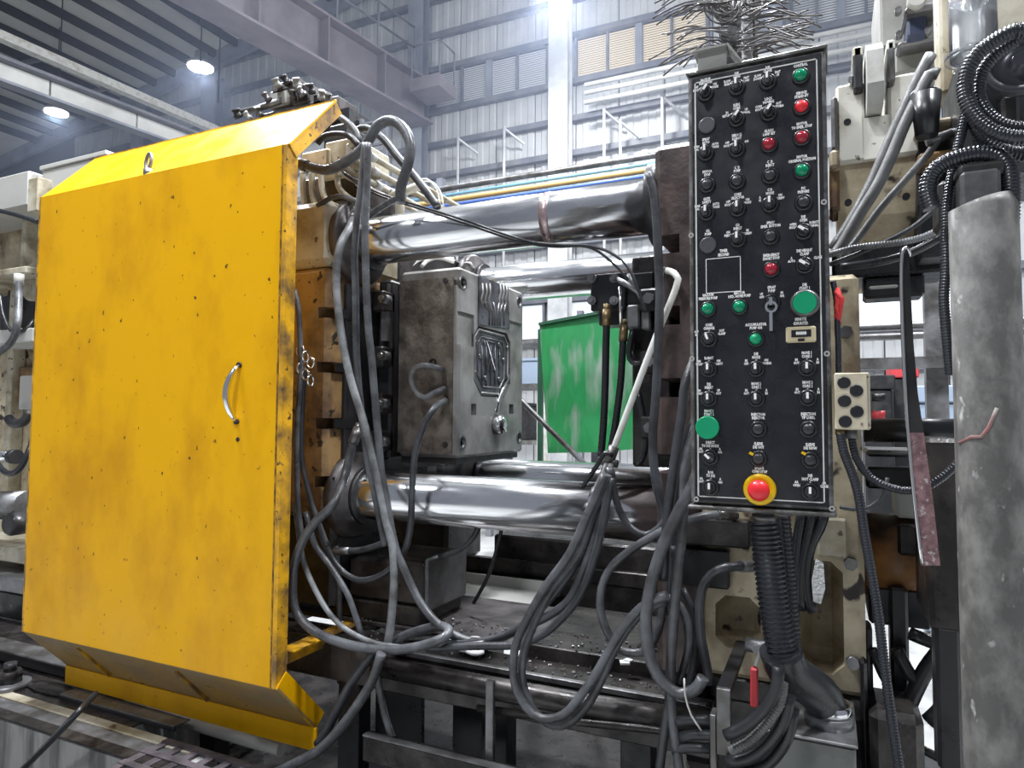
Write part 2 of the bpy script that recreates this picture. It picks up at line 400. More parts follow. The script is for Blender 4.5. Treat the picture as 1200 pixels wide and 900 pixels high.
for sx in (-.34, .34):
    for y in (11.75, 12.35): obj('post', MB().cyl((db.x+sx, y, db.z-.05), (db.x+sx, y, db.z+.75), .02, 8), M_GIRT, dk)
obj('rail', MB().tube([(db.x-.34, 11.75, db.z+.75), (db.x+.34, 11.75, db.z+.75), (db.x+.34, 12.35, db.z+.75)], .02, 8), M_GIRT, dk)
a, b = hline(0, 42, 245, 149, 7.6); d = (b-a).normalized()
sb = thing('cable_rail', 'narrow pale overhead rail running towards the far lamps', 'rail', b)
obj('channel', MB().bar(a-d*3, b+d*1.5, .16, .14), M_WHITE, sb)
for k in range(3):
    c = a+(b-a)*(.2+.3*k); obj('hanger_arm', MB().bar(c+up*.03, c+up*.03-Vector((.9, .1, 0)), .06, .06), M_GIRT, sb)
a, b = hline(0, 84, 204, 160, 6.6); d = (b-a).normalized()
lb = thing('runway_beam', 'off white jointed crane beam under the narrow pale rail', 'crane beam', b)
for k in range(5):
    L = (b-a).length+4; p0 = a-d*2+d*L*k/5; p1 = a-d*2+d*(L*(k+1)/5-.03)
    obj('web_plate', MB().bar(p0, p1, .05, .26), M_CRANEW, lb)
obj('top_flange', MB().bar(a-d*2+up*.16, b+d*2+up*.16, .34, .05), M_GIRT, lb)
obj('bottom_flange', MB().bar(a-d*2-up*.15, b+d*2-up*.15, .22, .04), M_COLM, lb)
# lamps in view
for (u, v, lab) in ((235, 78, 'round high bay lamp nearer the crane girder'), (66, 131, 'round high bay lamp farther from the crane girder')):
    q = PZ(u, v, 9.0); t = thing('ceiling_lamp', lab, 'lamp', q, 'high bay lamps under the roof')
    obj('lens', MB().lathe(q, (0, 0, -1), [(.25, 0), (.25, .03), (.2, .05)], 24), M_LENS, t)
    obj('housing', MB().lathe(q, (0, 0, 1), [(.27, -.01), (.27, .05), (.13, .12), (.12, .3), (.05, .32)], 24), M_ALU, t)
    obj('hook_rod', MB().cyl(q+up*.3, (q.x, q.y, roofz(q.x)-.05), .012, 6), M_PURL, t)
    lamp('lamp_light', q-up*.08, 170, .45)
# piping on the far side of the machine
def pipe_run(name, label, a, b, Y, r, m, ext=1.0, group=None):
    p = P(*a, Y); z = p.z; q = P(*b, Y); zz = (p.z+q.z)/2
    return tag(obj(name, MB().tube([(p.x-ext, Y, zz), (q.x+ext, Y, zz)], r, 8), m), label, 'pipe', group)
pipe_run('pipe', 'thick grey pipe, topmost of the pipes behind the upper tie bar', (523, 223), (778, 178), 5.2, .027, M_GREY, .4)
pipe_run('pipe', 'thin sky blue pipe below the thick grey pipe', (523, 231), (778, 187), 5.2, .014, M_SKYP, .4)
pipe_run('pipe', 'tan pipe between the sky blue pipe and the dark blue pipe', (523, 236), (775, 196), 5.2, .024, M_TANP, .4)
pipe_run('pipe', 'dark blue pipe just over the upper tie bar', (543, 240), (773, 203), 5.2, .022, M_BLUEP, .4)
pr = thing('pipe_stand', 'grey steel stand carrying the coloured pipes behind the machine', 'stand', (-3.1, 5.3, 0))
for x in (-3.2, -.75):
    obj('post', MB().box(x-.03, x+.03, 5.25, 5.31, 0, 3.8), M_GIRT, pr)
obj('shelf_bar', MB().box(-3.3, -.7, 5.14, 5.26, 3.30, 3.33), M_GIRT, pr)
for i, (u, v0, v1) in enumerate(((537, 160, 215), (591, 148, 205), (708, 127, 200), (727, 140, 196), (776, 110, 180))):
    p = P(u, v0, YW-.5); q = P(u, v1, YW-.5)
    tag(obj('standpipe', MB().cyl((p.x, p.y, 3.0), p, .03, 8).bar(p+Vector((0, 0, -.05)), p+Vector((.3, .33, -.3)), .04, .04), M_COLL),
        ['pale wall post first from the crane girder', 'pale wall post second from the crane girder', 'pale wall post just beyond the light column', 'short pale wall post second beyond the light column', 'pale wall post beside the wire bunch'][i], 'post', 'pale posts along the back wall')
for i, (v, lab) in enumerate(((36, 'topmost'), (47, 'second'), (60, 'third'))):
    p = P(985, v, 12.3)
    tag(obj('wall_pipe', MB().tube([(p.x-4.5, 12.3, p.z), (p.x+3, 12.3, p.z)], .045, 8), M_CRANEW), lab+' of three white wall pipes above the control panel', 'pipe', 'white wall pipes')
# plant standing behind the machine
rk = thing('storage_rack', 'dark steel rack with grey shelves behind the green sheet', 'rack', (-2.6, 8.5, 0))
for x in (-4.2, -2.9, -1.4):
    for y in (8.3, 8.9): obj('post', MB().box(x-.04, x+.04, y-.04, y+.04, 0, 3.0), M_GIRT, rk)
for z in (.5, 1.25, 2.0, 2.6): obj('shelf', MB().box(-4.25, -1.35, 8.25, 8.95, z, z+.06), M_GREY, rk)
for i, (x, z, w, h, m, lab) in enumerate([(-3.9, 1.31, .45, .5, M_DARK, 'dark box on the middle shelf of the rack'), (-3.2, 1.31, .35, .35, M_LIGHTG, 'pale box on the middle shelf of the rack'),
                                           (-3.6, 2.06, .5, .35, M_BLUEG, 'blue grey box on the upper shelf of the rack'), (-2.5, 2.06, .6, .3, M_LIGHTG, 'wide pale box on the upper shelf of the rack')]):
    t = thing('storage_box', lab, 'box', (x, 8.6, z)); obj('carton', MB().box(x-w/2, x+w/2, 8.35, 8.85, z, z+h-.04, .01), m, t); obj('lid', MB().box(x-w/2-.02, x+w/2+.02, 8.33, 8.87, z+h-.04, z+h, .01), m, t)
# green sheet
gs = thing('green_screen', 'scuffed green metal sheet with grey smears standing behind the die', 'screen', P(690, 535, 4.0))
c = [P(632, 380, 4.02), P(716, 364, 3.98), P(760, 358, 3.98), P(760, 525, 3.98), P(700, 530, 3.98), P(642, 531, 4.02)]
obj('sheet', MB().sheet(c, (0, .012, 0)), M_GREEN, gs)
obj('top_edge', MB().bar(c[0], c[1], .03, .018).bar(c[1], c[2], .03, .018), M_DGREEN, gs)
for q in (c[0], c[2]): obj('stand_leg', MB().box(q.x-.015, q.x+.015, 4.03, 4.06, 0, q.z-.03), M_DGREEN, gs)
q = P(632, 500, 4.6); t = thing('white_post', 'short white post beside the green sheet', 'post', (q.x, 4.6, 0))
obj('shaft', MB().box(P(629, 500, 4.6).x, P(641, 500, 4.6).x, 4.6, 4.66, 0, P(635, 472, 4.6).z), M_WHITE, t); obj('foot_plate', MB().box(q.x-.1, q.x+.1, 4.54, 4.72, 0, .01), M_WHITE, t)
tag(obj('drain_pipe', MB().tube([P(600, 460, 3.7), P(613, 472, 3.7), P(672, 531, 3.7), P(690, 548, 3.7), P(692, 580, 3.7), Vector((P(692, 580, 3.7).x, 3.7, 0))], .017, 8), M_GREY), 'thin slanting grey pipe beside the green sheet', 'pipe')
# things seen past the control panel
gr = thing('guard_rail', 'grey green guard rail with galvanised posts behind the injection unit', 'guard rail', (.9, 4.2, 0))
for u in (1096, 1240):
    x = P(u, 400, 4.2).x; obj('post', MB().box(x-.05, x+.05, 4.16, 4.24, 0, 3.0), M_GREY, gr)
z = P(1060, 426, 4.15).z; obj('rail', MB().box(.1, 1.9, 4.09, 4.15, z-.03, z+.03), M_GREY, gr)
for v in (398, 408): z = P(1060, v, 5).z; obj('rail', MB().tube([(-.4, 4.25, z-.0), (2.4, 4.25, z)], .022, 8), M_GREY, gr)
for i, (u0, u1, v0, v1, Y, m, lab) in enumerate([(1046, 1074, 428, 452, 7.9, M_REDP, 'small red machine cover beyond the guard rail'), (1075, 1130, 452, 545, 6.0, M_BLUEG, 'blue grey bin beyond the guard rail'),
                                                  (1012, 1046, 440, 560, 7.2, M_DARK, 'dark cabinet beyond the guard rail')]):
    a = P(u0, v0, Y); b = P(u1, v0, Y); t = thing('parts_bin', lab, 'bin', (a.x/2+b.x/2, Y+.3, 0))
    obj('bin_body', MB().box(a.x, b.x, Y, Y+.6, .02, a.z-.13, .02), M_DARK if m is not M_BLUEG else m, t); obj('rim', MB().box(a.x-.02, b.x+.02, Y-.02, Y+.62, a.z-.13, a.z, .01), m, t)
# ---------------------------------------------------------------- yellow safety door
DX0, DX1, DY = -3.247, -1.785, 1.85
DZ0, DZ1 = .644, 2.598
d = thing('safety_door', 'large yellow sheet steel safety door with folded top and bottom', 'machine door', (-2.5, 1.9, .4))
obj('front_panel', MB().box(DX0, DX1-.004, DY, DY+.008, DZ0, DZ1, .002), M_YEL, d)
TB = (2.10, 2.872); SB = (2.048, .437)
def fold(p, q, t=.008):
    a, b = Vector((0, *p)), Vector((0, *q)); n = Vector((1, 0, 0)).cross(b-a).normalized()*t
    return [(DX0, *p), (DX1+.02, *p), (DX1+.02, *q), (DX0, *q)], n
pl, n = fold((DY, DZ1), TB); obj('top_panel', MB().sheet(pl, -n), M_YEL, d)
pl, n = fold((DY, DZ0), SB); obj('underside_panel', MB().sheet(pl, n), mat('shaded_underside', (.30, .19, .06), .4, dirt=(.22, .17, .11), amt=.4, scale=2.5), d)['label'] = 'brown underside fold with shade in its colour'  # door yellow turned brown to carry the shade under the fold
obj('bottom_strip', MB().box(DX0, DX1+.03, SB[0]-.006, SB[0]+.006, SB[1]-.085, SB[1], .002), M_YEL, d)
obj('corner_seam', MB().box(DX1-.014, DX1-.008, DY-.0025, DY+.002, DZ0, DZ1), M_SEAM, d)
obj('side_flange', MB().box(DX1-.006, DX1+.012, DY-.002, DY+.055, DZ0, DZ1, .002), M_YELW, d)
def edge(name, p, q, w, m=M_YELW, t=.012):
    a = Vector((DX1+.006, *p)); b = Vector((DX1+.006, *q)); dd = (b-a).normalized(); nn = Vector((1, 0, 0)).cross(dd)
    if nn.y < 0: nn = -nn
    o = obj(name, MB().sheet([a, b, b+nn*w, a+nn*w], (t, 0, 0)), m, d); return o
edge('top_gusset', (DY, DZ1), (TB[0]+.0, TB[1]-.005), .055)
edge('bottom_gusset', (DY, DZ0+.004), (SB[0]+.008, SB[1]-.01), .065, M_YEL)
obj('top_return', MB().box(DX0, DX1+.02, TB[0]-.01, TB[0]+.0, TB[1]-.06, TB[1]-.005), M_YELW, d)
obj('left_flange', MB().box(DX0-.01, DX0+.002, DY, DY+.05, DZ0, DZ1), M_YELW, d)
obj('cross_arm', MB().box(DX1-.01, DX1+.015, DY+.05, 2.30, .715, .765, .003).box(DX1-.02, DX1+.05, DY+.05, 2.30, .763, .768), M_YELW, d)['label'] = 'rust flecked yellow arm with a bare steel top'
for k, (x, z) in enumerate(((-2.9, .55), (-2.3, .55))): obj('stiffening_rib', MB().bar((x, DY+.03, DZ0-.02), (x, SB[0]-.02, SB[1]+.02), .01, .03), M_YELW, d)
h0, h1 = P(281, 428, DY), P(278, 494, DY)
pts = []
for i in range(13):
    t = i/12; b = math.sin(math.pi*t); pts.append(h0.lerp(h1, t)+Vector((-.016*b, -.045*b**.6, 0)))
hd = obj('handle', MB().tube(pts, [.008+.004*math.sin(math.pi*i/12) for i in range(13)], 10), M_CHROME, d); hd['label'] = 'curved bright steel pull handle'
for q in (h0, h1): obj('bolt', MB().cyl(q+Vector((0, .002, 0)), q-Vector((0, .008, 0)), .011, 8), M_DARK, hd)
obj('bolt', MB().cyl(P(279, 515, DY)+Vector((0, .002, 0)), P(279, 515, DY)-Vector((0, .004, 0)), .008, 8), M_DARK, d)
q = P(174, 197, DY+.02); q.z = DZ1+.018
le = obj('lifting_eye', MB().tube([q+Vector((.016*math.sin(a)*1.0, -.02*math.cos(a)*.2, .045-.036*math.cos(a))) for a in [2*math.pi*i/16 for i in range(17)]], .0075, 8, caps=False), M_GREY, d); le['label'] = 'steel lifting eye'
obj('eye_base', MB().cyl(q+Vector((0, 0, -.02)), q+Vector((0, 0, .012)), .02, 12), M_GREY, le)
lt = thing('door_chain', 'short rusty steel chain hanging at the edge of the yellow door', 'chain', P(356, 430, 2.0))
for k in range(6):
    c = P(352+(k % 3)*6, 411+k*7, 1.98); ax = k % 2
    obj('link', MB().tube([c+Vector((.016*math.cos(a)*(1-ax), .016*math.cos(a)*ax, .020*math.sin(a))) for a in [2*math.pi*i/12 for i in range(13)]], .004, 6, caps=False), M_CHROME, lt)

# ---------------------------------------------------------------- tie bars
ZT, ZB, YN, YF, RB = 2.338, 1.280, 2.30, 3.33, .097
for nm, y, z, lab in (('n', YN, ZT, 'upper chromed tie bar on the door side of the machine'), ('n', YN, ZB, 'lower chromed tie bar on the door side of the machine'),
                      ('f', YF, ZT, 'upper chromed tie bar on the far side behind the die'), ('f', YF, ZB, 'lower chromed tie bar on the far side behind the die')):
    t = thing('tie_bar', lab, 'tie bar', (-1.2, y, z), 'tie bars')
    obj('bar', MB().tube([(-3.55, y, z), (-.30, y, z)], RB, 40), M_CHR, t)
    obj('seal_ring', MB().ring((-1.735, y, z), (1, 0, 0), RB, RB+.022, 0, .022, 40), M_DARK, t)
    if nm == 'n' and z == ZT: obj('paint_band', MB().ring((-.93, y, z), (1, 0, 0), RB-.001, RB+.0008, 0, .035, 40), mat('faded_red_band', (.45, .33, .34), .3, .8, dirt=(.5, .42, .42), scale=20), t)['label'] = 'faded red band of paint'

# ---------------------------------------------------------------- moving platen and its die half
mp = thing('moving_platen', 'brown stained cast platen between the yellow door and the die', 'machine platen', (-2.1, 2.8, .8))
PXR = -1.80
o = obj('body', MB().box(-2.40, PXR, 2.12, 3.52, 1.20, 2.205, .02), M_BROWN, mp)
cut = MB()
for z in (2.02, 1.80, 1.575, 1.345): cut.box(PXR-.055, PXR+.1, 2.0, 3.6, z-.022, z+.022)
boolcut(o, cut)
obj('upper_block', MB().box(-2.40, PXR, 2.12, 2.62, 2.212, 2.485, .03), M_CREAM, mp)['label'] = 'cream painted upper block'
obj('upper_rear_block', MB().box(-2.40, PXR-.02, 2.62, 3.52, 2.205, 2.47, .02), M_OIL, mp)
obj('face_plate', MB().box(PXR, PXR+.02, 2.21, 3.42, 1.22, 2.15, .004), M_DARK, mp)
for z in (2.02, 1.80, 1.575, 1.345): obj('slot', MB().box(PXR+.018, PXR+.026, 2.14, 3.42, z-.018, z+.018), M_BLACK, mp)
for y in (YN, YF):
    for z in (ZT, ZB):
        obj('bush', MB().lathe((PXR-.01, y, z), (1, 0, 0), [(.178, 0), (.178, .03), (.165, .045), (.125, .05), (.12, .075)], 40), M_FLANGE, mp)
obj('foot', MB().box(-2.35, PXR-.02, 2.2, 2.6, .82, 1.20, .02), M_OIL, mp)
obj('foot', MB().box(-2.35, PXR-.02, 3.1, 3.5, .82, 1.20, .02), M_OIL, mp)
obj('adapter_plate', MB().box(PXR+.02, -1.71, 2.42, 3.2, 1.42, 2.20, .01), M_DARK, mp)
for k, z in enumerate((2.10, 1.86, 1.66, 1.50)):
    cl = obj('die_clamp', MB().box(PXR+.03, -1.71, 2.36, 2.45, z-.045, z+.045, .008), M_DARK if k % 2 else M_OIL, mp)
    obj('clamp_bolt', MB().cyl((-1.69, 2.33, z), (-1.69, 2.37, z), .022, 6).cyl((-1.69, 2.31, z), (-1.69, 2.34, z), .011, 10), M_GREY, cl)
obj('spacer', MB().box(-1.745, -1.715, 2.395, 2.42, 1.93, 2.18), M_GREY, mp)

MXF = -1.405
dm = thing('die_half', 'steel ejector die half with engraved cavity, bolted to the brown platen', 'die', (-1.55, 2.8, 1.42), 'die halves')
o = obj('block', MB().box(-1.705, MXF, 2.48, 3.14, 1.432, 2.243, .012), M_MFACE, dm)
def F(x, y): q = PX(440+x/3.335, 290+y/3.335, MXF); return q.y, q.z
holes = [F(343, 140), F(563, 212), F(340, 762), F(562, 742)]
cuts = [MB().cyl((MXF-.12, y, z), (MXF+.05, y, z), .032, 20) for y, z in holes]
cuts.append(MB().box(MXF-.012, MXF+.05, 2.40, F(388, 0)[0], F(303, 372)[1], F(303, 240)[1]))
cuts.append(MB().box(MXF-.010, MXF+.05, F(522, 0)[0], 3.3, F(575, 365)[1], F(575, 300)[1]))
for a, b in ((F(374, 610), F(394, 655)), (F(522, 612), F(539, 650))): cuts.append(MB().box(MXF-.03, MXF+.05, a[0], b[0], b[1], a[1]))
cx0, cx1 = F(385, 330)[0], F(528, 330)[0]
cz1, cz0 = F(456, 320)[1], F(456, 585)[1]; ch = .07
octo = [(cx0+ch, cz0), (cx1-ch, cz0), (cx1, cz0+ch), (cx1, cz1-ch*.6), (cx1-ch*.6, cz1), (cx0+ch*.6, cz1), (cx0, cz1-ch*.6), (cx0, cz0+ch)]
cuts.append(MB().prism(octo, MXF-.022, MXF+.05))
boolcut(o, *cuts)
for y, z in holes: obj('guide_bush', MB().ring((MXF-.035, y, z), (1, 0, 0), .022, .031, 0, .037, 20), M_GREY, dm)
obj('front_cladding', MB().box(-1.705, MXF-.028, 2.474, 2.482, 1.45, 2.20), M_MOULD, dm)['label'] = 'rough dark brown side of the block'
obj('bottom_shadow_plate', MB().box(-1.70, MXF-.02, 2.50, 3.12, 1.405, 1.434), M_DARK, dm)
def octs(s): 
    cy, cz = (cx0+cx1)/2, (cz0+cz1)/2; return [(cy+(a-cy)*s, cz+(b-cz)*s) for a, b in octo]
ins = obj('insert', MB().prism(octs(.97), MXF-.024, MXF-.010), M_INS, dm); ins['label'] = 'dark polished cavity insert'
pin = octs(.90)
obj('rim', MB().tube([(MXF-.008, a, b) for a, b in pin+pin[:1]], .006, 6), M_MFACE, ins)
pin = octs(.72)
obj('rim', MB().tube([(MXF-.009, a, b) for a, b in pin+pin[:1]], .004, 6), M_GREY, ins)
A = [F(440, 365), F(476, 375), F(440, 480), F(474, 480)]
def bead(*p, r=.004, m=M_GREY, par_=None): return obj('ridge', MB().tube([(MXF-.008, *q) for q in p], r, 6), m, par_ or ins)
bead(A[0], A[1], A[2], A[3], A[0]); 
for k in range(5):
    x = 422+k*17; bead(F(x, 385), F(x, 540), r=.003, m=M_INS)
for x, y in ((398, 372), (520, 393), (397, 490), (521, 500), (412, 425), (505, 440), (435, 510), (487, 515), (432, 372), (487, 380)):
    q = F(x, y); obj('screw', MB().cyl((MXF-.012, *q), (MXF-.002, *q), .011, 10), M_GREY, ins)
gt = obj('gate_block', MB().sheet([(MXF-.004, *F(401, 110)), (MXF-.004, *F(515, 155)), (MXF-.004, *F(520, 318)), (MXF-.004, *F(400, 300))], (.010, 0, 0)), M_INS, dm)
for x0, x1 in ((418, 440), (430, 452), (455, 461), (478, 472), (492, 482), (504, 497)):
    obj('vent_channel', MB().tube([(MXF+.006, *F(x0, 215)), (MXF+.006, *F(x1, 250)), (MXF+.006, *F(x1, 305))], .006, 6), M_GREY, gt)
for x in (412, 427, 441, 482, 494, 506):
    obj('chill_finger', MB().tube([(MXF+.006, *F(x, 140)), (MXF+.006, *F(x+3, 175)), (MXF+.006, *F(x-4, 200)), (MXF+.006, *F(x, 235))], .006, 6), M_MFACE, gt)
obj('runner', MB().tube([(MXF+.001, *F(525, 500)), (MXF+.002, *F(492, 565)), (MXF+.002, *F(478, 600)), (MXF+.002, *F(466, 640))], [.006, .009, .012, .013], 8), M_CHROME, dm)
q = F(472, 693); obj('biscuit', MB().lathe((MXF-.005, *q), (1, 0, 0), [(.048, 0), (.046, .035), (.036, .05), (.015, .054)], 20), M_CHROME, dm)['label'] = 'bright round casting biscuit'
for c in ((275, 130), (273, 770)):
    q = P(440+c[0]/3.335, 290+c[1]/3.335, 2.474); obj('screw', MB().cyl(q, q-Vector((0, .006, 0)), .012, 8), M_DARK, dm)
q = P(507.6, 425, 2.474); obj('port', MB().ring(q, (0, -1, 0), .010, .018, 0, .006), M_DARK, dm)
# die hose loop on the side of the block
tag(obj('die_hose', MB().tube(smooth_path([P(*p) for p in ((519, 433, 2.46), (508, 430, 2.40), (495, 428, 2.385), (485, 434, 2.385), (482, 446, 2.385), (488, 460, 2.385), (498, 466, 2.385), (508, 461, 2.40), (521, 455, 2.46))], .01), .0125, 10), M_HOSEL),
    'short pale water hose looped on the brown side of the die', 'hose')
# top of the die: pale pipes
for k in range(2):
    tag(obj('water_hose', MB().tube(smooth_path([P(482+k*12, 312, 2.75), P(490+k*12, 305, 2.8), P(505+k*10, 302, 2.85), P(532, 304+k*3, 2.9)], .02), .010, 8), M_WHITE), ['pale thin hose lying over the top of the die, lower one', 'pale thin hose lying over the top of the die, upper one'][k], 'hose')
eb = thing('eye_bolt', 'round steel eye bolt on top of the die', 'eye bolt', (-1.5, 2.72, 2.243))
obj('eye', MB().tube([Vector((-1.5, 2.72, 2.285))+Vector((.026*math.cos(a), 0, .028*math.sin(a))) for a in [2*math.pi*i/14 for i in range(15)]], .011, 8, caps=False), M_GREY, eb)
obj('shank', MB().cyl((-1.5, 2.72, 2.24), (-1.5, 2.72, 2.262), .02, 12), M_GREY, eb)

# ---------------------------------------------------------------- fixed platen
fp = thing('fixed_platen', 'heavy cast platen behind the control panel, cream paint with black oil stains', 'machine platen', (-.2, 2.5, .77))
o = obj('body', MB().box(-.36, .085, 2.15, 3.5, .83, 2.02, .015), M_CREAMD, fp)
cut = MB()
a, b = P(936, 655, 2.15), P(990, 793, 2.15); cut.box(a.x, b.x, 2.0, 2.30, b.z, a.z, .03)
a, b = P(838, 696, 2.15), P(892, 765, 2.15); cut.box(a.x, b.x, 2.0, 2.26, b.z, a.z, .03)
boolcut(o, cut)
obj('base_block', MB().box(-.34, .08, 2.16, 3.5, .755, .83, .01), M_OIL, fp)
o = obj('oily_end', MB().box(-.50, -.36, 2.15, 3.5, .80, 2.49, .02), M_OILR, fp)
cut = MB()
for z in (2.16, 1.93, 1.70, 1.46): cut.box(-.60, -.42, 2.0, 2.60, z-.030, z+.030)
boolcut(o, cut)
obj('upper_body', MB().box(-.36, -.02, 2.15, 3.5, 2.02, 2.45, .02), M_OILR, fp)
a, b = P(800, 604, 2.13), P(880, 642, 2.13); obj('hose_block', MB().box(a.x, b.x, 2.10, 2.16, b.z, a.z, .005), M_OIL, fp)
a, b = P(800, 640, 2.14), P(855, 690, 2.14); obj('lower_block', MB().box(a.x, b.x, 2.12, 2.16, b.z, a.z, .005), M_BLACK, fp)
a, b = P(957, 606, 2.13), P(994, 655, 2.13); obj('cover_plate', MB().box(a.x, b.x, 2.125, 2.15, b.z, a.z, .006), M_CREAM, fp)
for z in (1.85, 1.2, .93): obj('bolt', MB().cyl((.05, 2.12, z), (.05, 2.15, z), .018, 6), M_GREY, fp)
for y in (YN, YF): obj('bush', MB().ring((-.54, y, ZT), (1, 0, 0), RB+.002, .14, 0, .05, 32), M_DARK, fp)
dm2 = thing('die_half', 'dark oily cover die half mounted on the platen beside the control panel', 'die', (-.58, 2.8, 1.42), 'die halves')
o = obj('block', MB().box(-.655, -.505, 2.45, 3.15, 1.425, 2.205, .008), M_OIL, dm2)
obj('backing_plate', MB().box(-.56, -.503, 2.40, 3.2, 1.47, 2.16, .006), M_OILR, dm2)
for k, z in enumerate((2.02, 1.80, 1.57)):
    cl = obj('die_clamp', MB().box(-.60, -.50, 2.34, 2.41, z-.04, z+.04, .008), M_DARK, dm2)
    obj('clamp_bolt', MB().cyl((-.56, 2.31, z), (-.56, 2.345, z), .02, 6), M_GREY, cl)
# hydraulic core puller on the cover die
cp = thing('core_puller', 'dark hydraulic core puller block with four bolts, above the green sheet', 'hydraulic block', P(712, 360, 2.45))
a, b = P(692, 322, 2.42), P(733, 362, 2.42)
obj('mounting_plate', MB().box(a.x, b.x, 2.42, 2.50, b.z, a.z, .004), M_DARK, cp)
for u in (695, 721):
    for v in (327, 353): q = P(u, v, 2.42); obj('bolt', MB().cyl(q, q-Vector((0, .02, 0)), .017, 12).cyl(q-Vector((0, .02, 0)), q-Vector((0, .028, 0)), .010, 6), M_GREY, cp)
a, b = P(733, 322, 2.46), P(768, 385, 2.46); obj('valve_body', MB().box(a.x, b.x, 2.44, 2.62, b.z, a.z, .006), M_BLACK, cp)
a, b = P(735, 358, 2.38), P(750, 384, 2.38); obj('solenoid', MB().box(a.x, b.x, 2.37, 2.44, b.z, a.z, .006), M_GREY, cp)
a, b = P(752, 364, 2.38), P(763, 386, 2.38); obj('solenoid', MB().box(a.x, b.x, 2.37, 2.44, b.z, a.z, .006), M_GREY, cp)
obj('fitting', MB().tube([P(724, 328, 2.40), P(736, 334, 2.36), P(748, 342, 2.38), P(752, 352, 2.40)], .011, 8), M_GREY, cp)
obj('fitting', MB().cyl(P(738, 322, 2.38), P(744, 338, 2.38), .014, 10), M_GREY, cp)
obj('guide_rod', MB().cyl(P(727, 336, 2.38), P(727.5, 384, 2.38), .007, 8), M_CHROME, cp)
# cylinder body carrying the puller across to the die
obj('carrier', MB().box(-.80, -.64, 2.50, 2.60, 1.96, 2.14, .005), M_DARK, cp)

# ---------------------------------------------------------------- machine bed
bed = thing('machine_bed', 'oily black machine bed with long rails under the tie bars', 'machine base', (-1.4, 2.7, 0))
def beam(name, x0, x1, y0, y1, z0, z1, m, bev=.004): return obj(name, MB().box(x0, x1, y0, y1, z0, z1, bev), m, bed)
beam('front_rail', -3.4, -.33, 2.10, 2.25, .60, .752, M_OIL)
beam('wear_strip', -1.62, -.34, 2.088, 2.108, .742, .760, M_GREY, .002)
beam('wear_strip', -1.45, -.34, 2.085, 2.10, .712, .722, M_GREY, .002)
beam('deck_plate', -2.2, -.9, 2.26, 2.78, .765, .785, M_FLANGE)
beam('deck_beam', -1.0, -.36, 2.25, 2.42, .70, .80, M_OIL)
beam('deck_plate', -1.0, -.50, 2.44, 2.80, .77, .795, M_OIL)
beam('rear_rail', -3.4, -.33, 3.2, 3.5, .62, .81, M_OIL)
beam('rear_ledge', -1.62, -.5, 3.25, 3.55, .83, .985, M_OIL, .01)
beam('rear_lip', -1.75, -.5, 3.19, 3.24, .80, .87, M_OIL)
for x in (-3.2, -2.5, -1.75, -1.12, -.62): beam('leg_plate', x, x+.10, 2.16, 2.24, 0, .60, M_DARK)
for x in (-3.2, -1.75, -.62): beam('leg_plate', x, x+.10, 3.25, 3.45, 0, .62, M_DARK)
beam('leg_web', -1.26, -1.02, 2.2, 2.215, .0, .60, M_BLACK); beam('leg_web', -1.64, -1.42, 2.25, 2.27, 0, .6, M_BLACK)
for x in (-2.6, -1.8, -.55): beam('cross_member', x, x+.12, 2.25, 3.2, .55, .74, M_OIL)
beam('end_block', -.36, .08, 2.25, 3.5, .03, .752, M_OIL)
beam('sole_plate', -3.4, .3, 2.0, 3.6, 0, .03, M_OIL)
a = P(575, 797, 2.0); tag(obj('post', MB().box(a.x-.014, a.x+.014, 1.99, 2.01, .03, a.z, .002), M_GREY), 'thin upright steel bar before the dark bed', 'post')
tag(obj('oil_pipe', MB().tube([P(440, 780, 2.03), P(575, 806, 2.03), P(700, 829, 2.03), P(838, 850, 2.03)], .036, 16), M_OIL), 'thick oily pipe running along the front of the bed', 'pipe')
tag(obj('thin_pipe', MB().tube([P(560, 830, 2.02), P(680, 846, 2.0), P(770, 855, 2.0), P(800, 862, 2.0), P(838, 862, 2.0)], .013, 10), M_OIL), 'thin oily pipe below the thick oily pipe', 'pipe')
lw = thing('lower_beam', 'low dark steel beam with a top edge coloured as if lit before the bed', 'beam', P(500, 880, 1.95)); z_ = P(500, 879, 1.95).z
obj('web', MB().box(-1.47, -.75, 1.95, 2.0, z_-.09, z_-.006, .003), M_OIL, lw); obj('top_edge', MB().box(-1.47, -.75, 1.948, 1.975, z_-.006, z_), M_GREY, lw); obj('foot', MB().box(-1.45, -1.37, 1.96, 1.99, 0, z_-.09), M_DARK, lw); obj('foot', MB().box(-.9, -.8, 1.96, 1.99, 0, z_-.09), M_DARK, lw)  # paler top strip carries the light falling on the beam's edge
tr = thing('drip_tray', 'pale flat drip tray lying between the bed rails', 'tray', (-1.5, 3.0, .74))
a, b = P(528, 690, 3.05), P(628, 700, 2.95)
obj('tray_bottom', MB().box(a.x, b.x+.05, 2.82, 3.12, .742, .75), M_LIGHTG, tr)
obj('tray_edge', MB().box(a.x, b.x+.05, 3.12, 3.135, .742, .80), M_LIGHTG, tr); obj('tray_edge', MB().box(a.x, a.x+.012, 2.82, 3.12, .742, .79), M_LIGHTG, tr)
sh = thing('slide_shoe', 'dusty grey slide shoe block standing on the bed under the lower tie bar', 'block', (-1.6, 2.4, .785))
a, b = P(408, 655, 2.28), P(499, 695, 2.28)
obj('shoe', MB().box(a.x, b.x, 2.28, 2.62, .86, 1.03, .015), M_OIL, sh); obj('end_cap', MB().box(b.x-.012, b.x+.006, 2.28, 2.60, .84, 1.05, .012), M_GREY, sh)
obj('shoe_base', MB().box(a.x-.1, b.x-.02, 2.27, 2.60, .785, .86, .006), M_OIL, sh)
